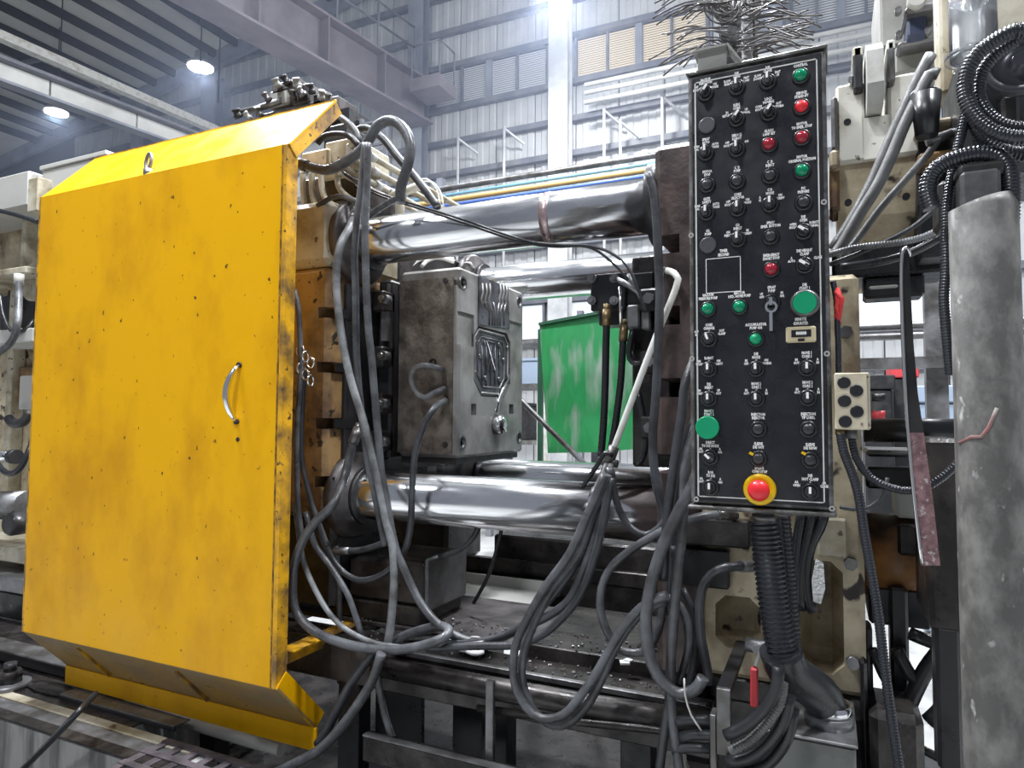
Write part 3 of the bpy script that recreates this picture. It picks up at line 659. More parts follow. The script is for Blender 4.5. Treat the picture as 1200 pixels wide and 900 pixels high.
for k, (u, v) in enumerate(((486, 704), (500, 698))):
    q = P(u, v, 2.22); tag(obj('shim', MB().obox((q.x, q.y, .765+k*.012), (.14, .03, .010), Matrix.Rotation(.5+.2*k, 3, 'Z')), M_CHROME), ['bright loose metal strip lying beside the slide shoe', 'second bright loose metal strip leaning on the slide shoe'][k], 'metal strip')
q = P(566, 741, 2.2); mb = MB()
for k in range(9): mb.ball((q.x+random.uniform(-.07, .07), 2.2+random.uniform(-.05, .05), .775+random.uniform(0, .02)), .03, 8, 5, (1.3, 1, .45))
tag(obj('white_rag', mb, M_RAG), 'crumpled white rag lying on the bed rail', 'rag')
q = P(732, 771, 2.2); tag(obj('paper_scrap', MB().obox((q.x, 2.2, .806), (.03, .03, .006), Matrix.Rotation(.4, 3, 'Z')).obox((q.x+.01, 2.21, .812), (.02, .025, .005), Matrix.Rotation(1.2, 3, 'Z')), M_RAG), 'small white scrap on the oily deck', 'paper')
random.seed(3)
mb = MB()
for k in range(420):
    x = random.uniform(-1.75, -.4); y = random.uniform(2.12, 2.43); s = random.uniform(.0015, .0055)
    mb.obox((x, y, (.755 if y < 2.25 else .79 if x < -1 else .803)), (s*2, s, s), Matrix.Rotation(random.uniform(0, 3), 3, 'Z') @ Matrix.Rotation(random.uniform(0, 1), 3, 'X'))
o = obj('metal_chips', mb, M_GREY); o['kind'] = 'stuff'; tag(o, 'scattered metal chips lying on the oily rails', 'metal chips')
op = obj('oil_patch', MB().box(-4.6, .75, 1.15, 3.9, 0, .004), M_OILFLOOR); op['kind'] = 'structure'; op.name = 'floor_oily'

# ---------------------------------------------------------------- plinth, rails and grating at the lower corner
cpn = thing('concrete_plinth', 'grey streaked concrete plinth below the yellow door', 'plinth', (-3.3, 2.1, 0))
obj('plinth_block', MB().box(-4.9, -2.62, 1.92, 2.6, 0, .316), M_CONC, cpn); obj('plinth_front', MB().box(-4.9, -2.12, 1.75, 1.925, 0, .318, .008), M_CONC, cpn)
obj('top_plate', MB().box(-4.9, -2.62, 1.925, 2.58, .317, .3225), M_OIL, cpn); obj('edge_strip', MB().box(-4.9, -2.05, 1.745, 1.80, .318, .326), M_OIL, cpn); obj('edge_strip', MB().box(-4.9, -2.2, 1.87, 1.92, .318, .326), M_CREAM, cpn); obj('edge_strip', MB().box(-4.9, -2.2, 1.80, 1.868, .318, .322), M_GREY, cpn)
sr = thing('side_rail', 'dark channel rail running behind the yellow bottom strip', 'rail', (-3.6, 2.12, .32))
a, b = P(0, 757, 2.12), P(95, 790, 2.12); z = (a.z+b.z)/2
obj('channel', MB().box(-4.9, -2.6, 2.12, 2.20, .33, z, .004), M_DARK, sr); obj('top_lip', MB().box(-4.9, -2.6, 2.10, 2.22, z, z+.012, .003), M_GREY, sr)
a, b = P(72, 812, 1.98), P(206, 855, 1.98); z = (a.z+b.z)/2
sr2 = thing('angle_bar', 'black angle bar on the plinth before the channel rail', 'rail', (-2.9, 1.98, .32))
obj('web', MB().box(a.x, b.x, 1.97, 1.985, .322, z, .002), M_DARK, sr2); obj('flange', MB().box(a.x, b.x, 1.97, 2.05, z, z+.008, .002), M_GREY, sr2)
tag(obj('dusty_pipe', MB().tube([P(150, 825, 2.10), P(330, 878, 2.10)], .028, 12), M_LIGHTG), 'dusty pale pipe under the yellow bottom strip', 'pipe')
tag(obj('dirty_cloth', MB().ball((-3.3, 2.02, .328), .12, 12, 6, (1.6, .45, .13)), M_OIL), 'dirty dark cloth lying flat on the plinth', 'cloth')
ab = thing('anchor_nut', 'big steel anchor nut on the plinth', 'nut', P(10, 830, 1.95))
q = Vector((P(10, 835, 1.95).x, 1.95, .318)); obj('washer', MB().cyl(q, q+Vector((0, 0, .03)), .085, 24), M_GREY, ab); obj('nut', MB().cyl(q+Vector((0, 0, .03)), q+Vector((0, 0, .085)), .05, 6), M_OIL, ab); obj('stud', MB().cyl(q+Vector((0, 0, .085)), q+Vector((0, 0, .12)), .026, 14), M_DARK, ab)
gt_ = thing('floor_grating', 'purplish grey steel floor grating with square holes at the plinth end', 'grating', (-2.0, 1.75, .32))
m_gr = mat('grating_steel', (.14, .12, .135), .5, .4, dirt=(.05, .045, .05), scale=8)
for k in range(9): x = -2.38+k*.085; obj('bar', MB().box(x, x+.035, 1.52, 1.90, .318, .330), m_gr, gt_)
for k in range(5): y = 1.52+k*.09; obj('cross_bar', MB().box(-2.38, -1.66, y, y+.03, .320, .334), m_gr, gt_)
for x in (-2.36, -1.72): obj('support', MB().box(x, x+.05, 1.55, 1.6, 0, .318), m_gr, gt_)
# ---------------------------------------------------------------- bits of the neighbouring toggle end seen past the door
tg = thing('toggle_casting', 'cream cast toggle end of the machine beyond the yellow door', 'machine frame', (-4.9, 3.0, 0))
def bx(name, u0, u1, v0, v1, Y, dep, m, parent, bev=.008):
    um, vm = (u0+u1)/2, (v0+v1)/2; a, b = P(u0, vm, Y), P(u1, vm, Y); t, w = P(um, v0, Y), P(um, v1, Y)
    return obj(name, MB().box(a.x, b.x, Y, Y+dep, w.z, t.z, bev), m, parent)
bx('top_housing', -90, 32, 215, 253, 2.7, .5, M_LIGHTG, tg)
bx('housing_end', 32, 44, 208, 248, 2.66, .5, M_CREAM, tg)
bx('end_plate', -90, 43, 258, 700, 3.05, .3, M_CREAMD, tg)
bx('rib', 24, 29, 258, 325, 2.9, .15, M_CREAM, tg); bx('rib', 6, 12, 330, 600, 2.95, .1, M_CREAM, tg)
bx('ledge', -60, 30, 318, 326, 2.75, .3, M_CREAM, tg); bx('ledge', -60, 38, 388, 404, 2.7, .3, M_LIGHTG, tg)
bx('pocket', 28, 45, 266, 300, 3.0, .06, M_DARK, tg); bx('pocket', 0, 40, 345, 385, 3.0, .06, M_DARK, tg); bx('pocket', 8, 42, 430, 470, 3.0, .06, M_BROWN, tg)
bx('lower_ledge', -60, 30, 638, 655, 2.6, .4, M_CREAM, tg); bx('lower_rail', -60, 32, 672, 690, 2.5, .3, M_GREY, tg); bx('dark_base', -60, 34, 690, 750, 2.6, .4, M_DARK, tg)
bx('grey_cover', 22, 40, 440, 480, 2.8, .15, M_LIGHTG, tg)
q = P(38, 330, 2.9); obj('curved_cover', MB().cyl(q, q+Vector((.0, .4, 0)), .14, 24), M_CREAM, tg)
sc_ = thing('toggle_cylinder', 'grey hydraulic cylinder with a dark round end beyond the door', 'cylinder', P(20, 600, 2.6))
a = P(-40, 592, 2.6); b = P(34, 592, 2.6); obj('barrel', MB().cyl(a, b, .09, 28), M_GREY, sc_)
q = P(8, 615, 2.45); obj('end_cap', MB().lathe(q+Vector((0, .12, 0)), (0, -1, 0), [(.07, 0), (.07, .10), (.055, .12)], 24), M_DARK, sc_)
rb = thing('toggle_rod', 'short chrome rod beyond the door', 'rod', P(15, 535, 2.55)); a, b = P(-30, 535, 2.55), P(14, 535, 2.55)
obj('rod', MB().cyl(a, b, .035, 20), M_CHROME, rb); obj('collar', MB().cyl(b, b+Vector((.05, 0, 0)), .045, 20), M_DARK, rb)
for i, (pts, r, m, lab) in enumerate([
    ([(22, 330, 2.6), (22, 350, 2.55), (20, 380, 2.5), (12, 402, 2.5), (-10, 418, 2.5)], .022, M_HOSE, 'grey hose curving down past the cream ledge'),
    ([(-10, 530, 2.45), (0, 548, 2.42), (12, 555, 2.42), (24, 548, 2.42), (34, 528, 2.45), (40, 510, 2.5)], .018, M_HOSEB, 'black hose looped beside the dark round cylinder end'),
    ([(10, 490, 2.6), (16, 496, 2.6), (28, 494, 2.6), (36, 482, 2.62)], .03, M_DARK, 'dark pipe elbow beside the grey cover'),
    ([(-5, 246, 2.62), (20, 252, 2.62), (44, 260, 2.62)], .016, M_HOSEB, 'black cable under the grey housing'),
    ([(0, 345, 2.7), (4, 370, 2.68), (14, 388, 2.68), (30, 386, 2.7), (40, 375, 2.75)], .012, M_HOSEB, 'thin black hose behind the curving grey hose')]):
    tag(obj('hose', MB().tube(smooth_path([P(*p) for p in pts], .02), r, 10), m), lab, 'hose')
q = P(22, 330, 2.6); tag(obj('hose_fitting', MB().cyl(q+Vector((0, 0, -.02)), q+Vector((0, 0, .05)), .03, 10), M_LIGHTG), 'pale fitting at the top of the curving grey hose', 'fitting')
t = thing('grey_cabinet', 'plain pale grey cabinet standing behind the top of the yellow door', 'cabinet', (P(85, 200, 2.75).x, 3.0, 0))
a, b = P(49, 195, 2.75), P(124, 190, 2.75); obj('cabinet_body', MB().box(a.x, b.x, 2.75, 3.3, .02, a.z-.03, .01), M_LIGHTG, t); obj('top_cover', MB().box(a.x-.01, b.x+.01, 2.74, 3.31, a.z-.03, a.z, .004), M_LIGHTG, t)

# ---------------------------------------------------------------- valves and tubes on top of the moving platen
vm = thing('valve_manifold', 'cluster of grey hydraulic valves showing over the top of the yellow door', 'valve manifold', P(340, 130, 2.75))
for (u0, u1, v0, v1, m) in ((303, 396, 122, 150, M_FLANGE), (315, 338, 104, 124, M_HOUS), (342, 362, 98, 122, M_FLANGE), (366, 384, 108, 124, M_DARK), (318, 350, 94, 108, M_FLANGE)):
    bx('valve_block', u0, u1, v0, v1, 2.7, .16, m, vm, .01)
random.seed(11)
for (u, v, r) in ((276, 132, 8), (322, 96, 7), (334, 92, 7), (345, 96, 7), (312, 112, 6), (352, 106, 7), (362, 103, 6), (372, 110, 6), (300, 130, 6), (290, 134, 5), (380, 114, 6), (340, 110, 5)):
    q = P(u, v, 2.66); obj('valve_cap', MB().lathe(q+Vector((0, .03, -.02)), (random.uniform(-.5, .5), -.5, .7), [(r*.0026, 0), (r*.0034, .006), (r*.0034, .02), (r*.0024, .024), (r*.0024, .04), (r*.003, .042), (r*.003, .052)], 12), random.choice([M_GREY, M_HOUS, M_FLANGE, M_DARK]), vm)
q = P(350, 150, 2.72); obj('support', MB().box(-2.36, -2.2, 2.72, 2.9, 2.47, q.z+.05), M_DARK, vm)
obj('pipe', MB().tube([P(276, 133, 2.7), P(300, 128, 2.7), P(330, 118, 2.7)], .018, 8), M_GREY, vm)
hb = thing('hose_manifold', 'cream manifold block with bent cream tubes on top of the platen', 'manifold', P(390, 180, 2.2))
bx('block', 380, 416, 163, 190, 2.24, .25, M_CREAM, hb); bx('block', 352, 384, 176, 196, 2.22, .25, M_CREAMD, hb); bx('valve', 385, 405, 145, 160, 2.35, .15, M_DARK, hb); bx('valve', 404, 420, 166, 184, 2.22, .1, M_LIGHTG, hb)
bx('cover', 352, 420, 205, 240, 2.38, .3, M_OIL, hb)
for i, pts in enumerate((((355, 200), (355, 222), (357, 244)), ((365, 200), (366, 228), (370, 243)), ((376, 202), (378, 224), (384, 236), (398, 244)), ((394, 200), (397, 219), (405, 229), (418, 237)))):
    obj('bent_tube', MB().tube(smooth_path([P(u, v, 2.2) for u, v in pts], .015), .0125, 10), M_CREAM, hb)
for i, (u, v) in enumerate(((429, 180), (432, 197), (412, 201), (416, 212), (436, 214))):
    p = P(u, v, 2.25); obj('straight_tube', MB().tube([p-Vector((0, .1, 0)), p+Vector((0, 1.0, 0))], .0135 if i < 3 else .010, 10), M_CREAM, hb)
    obj('collar', MB().cyl(p+Vector((0, .02, 0)), p+Vector((0, .06, 0)), .018, 8), M_LIGHTG, hb)
q = P(469, 235, 2.3); obj('tee_fitting', MB().cyl(q+Vector((0, 0, -.06)), q+Vector((0, 0, .0)), .02, 10).cyl(q+Vector((-.05, 0, .02)), q+Vector((.09, .04, .07)), .018, 10), M_CREAM, hb)
obj('stem', MB().cyl(q+Vector((-.04, 0, -.08)), q+Vector((-.04, 0, .05)), .01, 8), M_GREY, hb)
hh = thing('wire_ladder', 'dark steel ladder strip standing behind the hoses on the platen', 'ladder', P(438, 230, 2.8))
for u in (424, 452): a, b = P(u, 140, 2.8), P(u, 235, 2.8); b = Vector((a.x, 2.8, 2.465)); a.x = b.x; obj('rail', MB().bar(a, b, .02, .02), M_GIRT, hh)
for k in range(10):
    v = 146+k*9; a, b = P(424, v, 2.8), P(452, v-4, 2.8); b.z = a.z; obj('rung', MB().bar(a, b, .012, .012), M_GIRT, hh)
# ---------------------------------------------------------------- spray head above the panel
sp = thing('spray_head', 'die spray head with a bush of thin bent metal tubes above the control panel', 'spray head', P(862, 60, 2.5))
random.seed(5)
bx('manifold', 842, 884, -60, 55, 2.55, .14, M_DARK, sp)
bx('bracket', 868, 880, -70, 70, 2.5, .06, M_GREY, sp)
for k in range(96):
    s = random.choice((-1, 1)); v0 = random.uniform(-30, 68); u0 = 862+s*random.uniform(0, 16); Ln = random.uniform(40, 92); y = 2.50+random.uniform(-.14, .12)
    up0 = random.uniform(2, 16); dn = random.uniform(-4, 26) if s < 0 else random.uniform(-26, 10); wob = random.uniform(-5, 5); dy = random.uniform(-.06, .06)
    pts = []
    for i in range(8):
        t = i/7; pts.append(P(u0+s*Ln*t, v0-up0*math.sin(math.pi*t)+dn*t*t+wob*math.sin(5*t), y+dy*t))
    obj('spray_tube', MB().tube(pts, .0032, 5), M_COPPER if k % 4 else M_GREY, sp)
for k in range(16):
    u, v = 862+random.uniform(-28, 22), random.uniform(-12, 8); r = random.uniform(10, 22); y = 2.42+random.uniform(-.03, .03)
    obj('spray_tube', MB().tube([P(u+r*math.cos(a), v+r*math.sin(a), y) for a in [R_(200-24*i) for i in range(9)]], .0035, 5), M_COPPER, sp)
# ---------------------------------------------------------------- control panel
YP = 1.70
A = P(805, 88, YP); B = P(977, 600, YP)
X0, X1, Z0, Z1 = -.309, .008, 1.392, 2.468
cpnl = thing('control_panel', 'tall black control panel full of switches, lamps and push buttons', 'control panel', ((X0+X1)/2, YP, Z0))
obj('case', MB().box(X0, X1, YP+.004, YP+.14, Z0, Z1, .006), M_CASE, cpnl)
obj('face_plate', MB().box(X0+.010, X1-.010, YP, YP+.006, Z0+.012, Z1-.010, .001), M_PANEL, cpnl)
fr = obj('trim_line', MB().box(X0+.017, X0+.0205, YP-.0015, YP+.001, Z0+.02, Z1-.022).box(X1-.021, X1-.018, YP-.0015, YP+.001, Z0+.02, Z1-.022)
         .box(X0+.017, X1-.018, YP-.0015, YP+.001, Z1-.025, Z1-.022).box(X0+.017, X1-.018, YP-.0015, YP+.001, Z0+.02, Z0+.0225), M_WHITE, cpnl)
obj('bottom_flange', MB().box(X0-.006, X1+.006, YP-.01, YP+.14, Z0-.010, Z0, .003), M_CASE, cpnl)
obj('top_flange', MB().box(X0-.004, X1+.004, YP-.004, YP+.14, Z1, Z1+.008, .003), M_CASE, cpnl)
for u, v in ((800+10, 276), (965.5, 237), (811, 420.5), (969, 414.5), (816, 585), (975, 596)):
    obj('screw', MB().ring(P(u, v, YP), (0, -1, 0), .003, .0065, 0, .003, 12), M_LIGHTG, cpnl)
a = P(820, 62, 1.78); br = obj('bracket', MB().box(-.285, -.215, 1.712, 1.716, Z1+.008, Z1+.060).box(-.295, -.215, 1.700, 1.760, Z1+.058, Z1+.063).sheet([(-.215, 1.70, Z1+.062), (-.215, 1.76, Z1+.062), (-.180, 1.76, Z1+.008), (-.180, 1.70, Z1+.008)], (.004, 0, .002)), M_HOUS, cpnl); br['label'] = 'bent grey sheet bracket on the top edge'

TXT = {}
def text_mesh(lines):
    """lines: (string, dx, dz, size) -> one mesh in the XZ plane facing -Y"""
    mb = MB()
    for s, dx, dz, sz in lines:
        key = s
        if key not in TXT:
            c = bpy.data.curves.new('t', 'FONT'); c.body = s; c.size = 1; c.align_x = 'CENTER'; c.align_y = 'CENTER'; c.resolution_u = 1; c.offset = .05
            o = bpy.data.objects.new('t', c); COL.objects.link(o); bpy.context.view_layer.update()
            dg = bpy.context.evaluated_depsgraph_get(); me = bpy.data.meshes.new_from_object(o.evaluated_get(dg))
            TXT[key] = ([tuple(v.co) for v in me.vertices], [tuple(p.vertices) for p in me.polygons])
            bpy.data.objects.remove(o); bpy.data.curves.remove(c); bpy.data.meshes.remove(me)
        vs, fs = TXT[key]
        mb.add([(x*sz*.68+dx, 0, y*sz+dz) for x, y, z in vs], fs)
    me = bpy.data.meshes.new('lettering'); me.from_pydata(mb.v, [], mb.f); me.materials.append(M_INK); return me
O = (0, 0, 0); NY = (0, -1, 0)
def me_(name, mb, m): return mb.mesh(name, m)
PR = {
 'ring': me_('bezel', MB().lathe(O, NY, [(.0205, 0), (.0205, .004), (.0175, .008), (.0135, .0085), (.0135, .004)], 24), M_BEZ),
 'disc': me_('knob', MB().lathe(O, NY, [(.0125, .004), (.0125, .012), (.011, .014)], 20), M_KNOB),
 'lever': me_('lever', MB().box(-.0050, .0050, -.030, -.012, -.0125, .0125, .0025), M_KNOB),
 'point': me_('pointer', MB().box(-.0026, .0026, -.0315, -.0295, -.002, .0125), M_INK),
 'btn': me_('button', MB().lathe(O, NY, [(.0128, .004), (.0128, .011), (.010, .014), (.005, .0155)], 20), M_KNOB),
 'plug': me_('blank_plug', MB().lathe(O, NY, [(.0205, 0), (.0205, .004), (.018, .006)], 24), mat('plug_grey', (.06, .062, .07), .4)),
 'dot': me_('mark', MB().box(-.0015, .0015, -.001, 0, -.002, .002), M_INK),
}
def dome(name, m, r): return MB().lathe(O, NY, [(r, .004), (r, .009), (r*.88, .014), (r*.6, .0175), (r*.2, .019)], 20).mesh(name, m)
PR['lg'], PR['lr'] = dome('lamp_lens', M_LGRN, .0142), dome('lamp_lens', M_LRED, .0142)
PR['br'], PR['bg'] = dome('button', M_BRED, .0142), dome('button', M_BGRN, .0135)
def legend(ctrl, title, l, r, top=.0265, side=.0225, dz=.0165, sz=.0093):
    L = []
    t = [x for x in title.split('/') if x]
    for i, s in enumerate(t): L.append((s, 0, top+(len(t)-1-i)*.0082, sz))
    for w, sg in ((l, -1), (r, 1)):
        ww = [x for x in w.split('/') if x]
        for i, s in enumerate(ww): L.append((s, sg*side, dz+(len(ww)/2-.5-i)*.0075, sz*.9))
    if L:
        o = obj('lettering', text_mesh(L), None, ctrl, WL[ctrl.name]+Vector((0, -.0012, 0)))
def ctl(name, u, v, parts, rot=0):
    c = P(u, v, YP); c.y = YP
    o = obj(name, PR[parts[0]], None, cpnl, c)
    for p in parts[1:]:
        q = obj(PR[p].name, PR[p], None, o, c)
        if p in ('lever', 'point'): q.rotation_euler = (0, rot, 0)
    return o
def sel(u, v, title, l, r, ang=0, side=.0225):
    o = ctl('selector_switch', u, v, ['ring', 'disc', 'lever', 'point'], R_(ang))
    legend(o, title, l, r, .0275, side)
    d = obj('mark', PR['dot'], None, o, WL[o.name]+Vector((0, 0, .0205)))
def but(u, v, title): o = ctl('push_button', u, v, ['ring', 'btn']); legend(o, title, '', '', .0265)
def plug(u, v, title=''): o = ctl('blank_plug', u, v, ['plug']); title and legend(o, title, '', '', .0275)
def lmp(u, v, title, k='lg', lab=''):
    o = ctl('indicator_lamp' if k[0] == 'l' else 'push_button', u, v, ['ring', k]); o['label'] = lab; legend(o, title, '', '', .0265)
sel(827.0, 110, 'BACKUP/INJECTION', 'OFF/MODE', 'ON/MODE', 35); sel(863.5, 103, 'DIE/OPEN', 'SLOW/HIGH', 'FAST/LOW'); sel(899.8, 96.5, 'DIE/CLOSE', 'SLOW/DOWN', 'FAST/UP')
lmp(938.3, 89.6, 'CONTROL', 'lg', 'lit green indicator lamp')
plug(828.7, 147.4); sel(863.4, 140, 'SLIDE/CORE', 'IN/RETURN', 'UP/SPOOL', 35); sel(900.8, 133, 'LOCK/MOVING', 'CORE/MOVE', 'OUT/RETURN', 35)
lmp(939.4, 126, 'SERVICE/STAND-BY', 'br', 'bright red button')
sel(827.5, 180, 'SPRAY/AUTO', 'MAN/UAL', 'AUTO/MODE'); sel(863.6, 175.5, 'SERVICE/ROBOT', 'OFF/MODE', 'ON'); lmp(901.4, 170, 'ALARM/LAMP SET', 'lr', 'dark red indicator lamp'); lmp(939.9, 162, 'MOTOR/TO EMER. STOP', 'lr', 'dark red indicator lamp')
but(829, 217.5, 'MOTOR/STOP'); but(864, 213, 'C  D/PUMP'); but(902.5, 206.7, 'C  D/INJECT'); lmp(940, 200.8, 'MOTOR/ORIGINAL POSITION', 'lg', 'green indicator lamp')
sel(828.3, 250, 'GATE/SAFETY', 'MAN/UAL', 'AUTO/MODE'); sel(864.7, 245, 'CORE/SELECTOR', 'OFF/MODE', 'ON/MODE'); sel(902.5, 240, 'C D/MODE', 'A/M', 'ON/SCREW'); but(941.7, 238, 'PIC/PREPARE')
plug(830, 287.5, 'OIL/PUMP'); sel(864.7, 281, 'CO/INJECT', 'ON/INJECT', 'IN/SCREW'); but(903.3, 278, 'SPRAY/EMER. BUTTON'); sel(941.7, 272, 'DIE/OPEN', 'OPEN/MODE', 'ROBOT/SIGNAL', -55)
lmp(904, 316, 'EMERGENCY/SHORT STOP', 'lr', 'dark red indicator lamp'); sel(943, 311.5, 'DIE HEIGHT/CLAMP', 'A/AUTO', 'CLOSE', -55, .028)
a, b = P(827.5, 304, YP), P(868, 341, YP); mb = MB(); w = .0008
mb.box(a.x, b.x, YP-.001, YP, a.z-w, a.z+w).box(a.x, b.x, YP-.001, YP, b.z-w, b.z+w).box(a.x-w, a.x+w, YP-.001, YP, b.z, a.z).box(b.x-w, b.x+w, YP-.001, YP, b.z, a.z)
o = obj('outline_box', mb, M_INK, cpnl); o['label'] = 'thin white printed outline square'
obj('lettering', text_mesh([('TIMER', 0, .0, .0098), ('SECOND', 0, -.0098, .0098)]), None, o, P(848, 294, YP)+Vector((0, -.0012, 0)))
lmp(830, 362.5, 'VACUUM/PRESSURE PUMP', 'lg', 'green indicator lamp'); lmp(866.7, 360, 'EJECTOR/HYD. HOME PUMP', 'lg', 'green indicator lamp')
o = ctl('key_switch', 904.5, 354, ['ring', 'disc']); legend(o, 'SPRAY/PUMP', 'UP/OFF', 'IN/ON'); o['label'] = 'key switch with a silver key hanging from it'
c = WL[o.name]; obj('key', MB().ring(c+Vector((0, -.03, -.016)), (.25, -1, 0), .009, .014, 0, .003, 16).box(c.x-.004, c.x+.003, c.y-.03, c.y-.027, c.z-.072, c.z-.030).box(c.x-.0035, c.x+.0035, c.y-.034, c.y-.012, c.z-.012, c.z+.006), M_CHROME, o)
c = P(943.3, 356, YP); o = obj('push_button', MB().lathe(O, NY, [(.0320, 0), (.0320, .012), (.028, .017), (.0265, .0175), (.0265, .012)], 32), M_GREY, cpnl, c); o['label'] = 'large flat green button in a grey ring'
obj('button', MB().lathe(O, NY, [(.0262, .008), (.0262, .016), (.025, .018)], 32), M_BGRN, o, c); legend(o, 'DIE/START 1', '', '', .036)
sel(831, 398, 'CORE/CHANGE', 'OFF/IN', 'OUT/CLAMP', -20, .030); lmp(886, 397.5, 'ACCUMULATOR/PUMP ON', 'bg', 'small green push button')
a, b = P(921, 384, YP), P(956.5, 401, YP); o = obj('counter', MB().box(a.x, b.x, YP-.012, YP, b.z, a.z, .003), mat('counter_beige', (.55, .47, .30), .5), cpnl); o['label'] = 'beige framed six digit counter'
obj('display', MB().box(a.x+.012, b.x-.010, YP-.013, YP-.01, b.z+.012, a.z-.008), M_BLACK, o); obj('reset_key', MB().box(a.x+.026, a.x+.040, YP-.016, YP-.011, b.z+.002, b.z+.008), M_BLACK, o)
obj('lettering', text_mesh([('000000', 0, 0, .011)]), None, o, Vector(((a.x+b.x)/2+.001, YP-.0136, (a.z+b.z)/2+.002)))
obj('lettering', text_mesh([('MINUTE', 0, .0049, .0098), ('COUNTER', 0, -.0049, .0098)]), None, o, Vector(((a.x+b.x)/2, YP-.0012, a.z+.013)))
sel(831, 433, 'ROBOT', 'IN/WORK', 'ON/ROBOT'); sel(886.3, 432.5, 'DIE/MODE', 'IN/OFF', 'ON/MOVING'); sel(945.8, 431.7, 'MOVE 1/CORE 1', 'IN/OUT', 'A/IN')
sel(831, 467.5, 'DIE/INSERT', 'IN/CORE', 'UP/OUT'); sel(886.5, 467.5, 'MOVE 2/CORE 2', 'IN/OUT', 'A/IN'); sel(946.7, 466.5, 'MOVE 2/CORE 2', 'IN/OUT', 'A/IN')
c = P(831, 501, YP); o = ctl('push_button', 831, 501, ['ring']); o['label'] = 'large flat green mushroom button'
obj('button', MB().lathe(O, NY, [(.016, .006), (.016, .018), (.0275, .022), (.0275, .030), (.026, .032)], 32), M_BGRN, o, c); legend(o, 'MOVE 2/START 2', '', '', .0315)
but(888.7, 503, 'INJECTION/INJECTOR'); but(947.5, 503, 'INJECTION/TIP LUBRI.')
sel(832.5, 536, 'DIRECT/TO DIE MODE', 'AA/OUT', 'A/ON', -45); but(889, 537.5, 'SLEEVE/DIE OUT'); but(949.7, 539, 'SLEEVE/DIE NOW')
for u, v in ((881, 531.5), (942, 531)): q = P(u, v, YP); obj('mark', MB().obox((q.x, YP-.009, q.z), (.010, .003, .006), Matrix.Rotation(.5, 3, 'Y')), M_EYEL, cpnl)
sel(833, 571, 'ROB/TO DIE', 'AA/OUT', 'A/ON'); sel(949.7, 576, 'DIE/HOT CLAMP', 'AA/OPEN', 'AA/CLOSE', 0, .029)
c = P(890.5, 573.3, YP); o = obj('emergency_stop', MB().lathe(O, NY, [(.0370, 0), (.0370, .006), (.034, .010), (.020, .011), (.020, .008)], 36), M_EYEL, cpnl, c); o['label'] = 'red mushroom emergency stop on a yellow plate'
obj('mushroom', MB().lathe(O, NY, [(.012, .008), (.012, .022), (.0235, .026), (.0245, .033), (.022, .042), (.014, .047), (.004, .0485)], 28), M_BRED, o, c); legend(o, 'EMERG./CORE STOP', '', '', .041)
# gland under the panel
obj('cable_gland', MB().cyl(P(895, 598, 1.78), P(895, 611, 1.78), .022, 6).cyl(P(895, 603, 1.78), P(895, 609, 1.78), .028, 16), M_GREY, cpnl)

# ---------------------------------------------------------------- small junction box with black plugs
jb = thing('junction_box', 'cream junction box with five black round plugs beside the control panel', 'junction box', P(998, 500, 1.68))
a, b = P(977, 437, 1.68), P(1021, 504, 1.68)
obj('box_body', MB().box(a.x, b.x, 1.682, 1.76, b.z, a.z, .004), M_CREAM, jb); obj('cover', MB().box(a.x+.001, b.x-.006, 1.676, 1.684, b.z+.001, a.z-.001, .002), mat('cover_ivory', (.68, .62, .48), .45, dirt=(.5, .43, .3), scale=10), jb)
for u, v in ((989, 448.5), (1003.5, 458), (989.5, 470), (1004, 482.5), (990.5, 494)):
    obj('hole_plug', MB().lathe(P(u, v, 1.676), NY, [(.0135, -.002), (.0135, .003), (.011, .0035)], 20), M_BEZ, jb)
for u, v in ((1017, 442), (1010, 497)): obj('screw', MB().cyl(P(u, v, 1.677), P(u, v, 1.673), .0025, 8), M_BRASS, jb)
obj('cable_gland', MB().cyl(P(998, 504, 1.71), P(998, 514, 1.71), .012, 8), M_GREY, jb); obj('cable_gland', MB().cyl(P(985, 503, 1.71), P(985, 510, 1.71), .011, 8), M_BRASS, jb)
for v, h in ((466, 10), (486, 12)):
    q = P(1024, v, 1.70); obj('side_plug', MB().cyl(q-Vector((.004, 0, 0)), q+Vector((.022, 0, 0)), .009, 12), M_DARK if h == 10 else M_REDP, jb)
mb = MB()
random.seed(9)
pts = [P(981, 338, 1.73), P(984, 352, 1.72), P(982, 372, 1.73), P(979, 393, 1.74)]
mb.tube(pts, [.006, .010, .008, .002], 7); mb.tube([P(979, 342, 1.72), P(987, 350, 1.71), P(984, 368, 1.72)], [.004, .006, .002], 6); mb.tube([P(985, 345, 1.74), P(981, 360, 1.715), P(985, 380, 1.73)], [.003, .006, .002], 6)
tag(obj('red_rag', mb, M_RED), 'crumpled red rag stuck behind the edge of the control panel', 'rag')

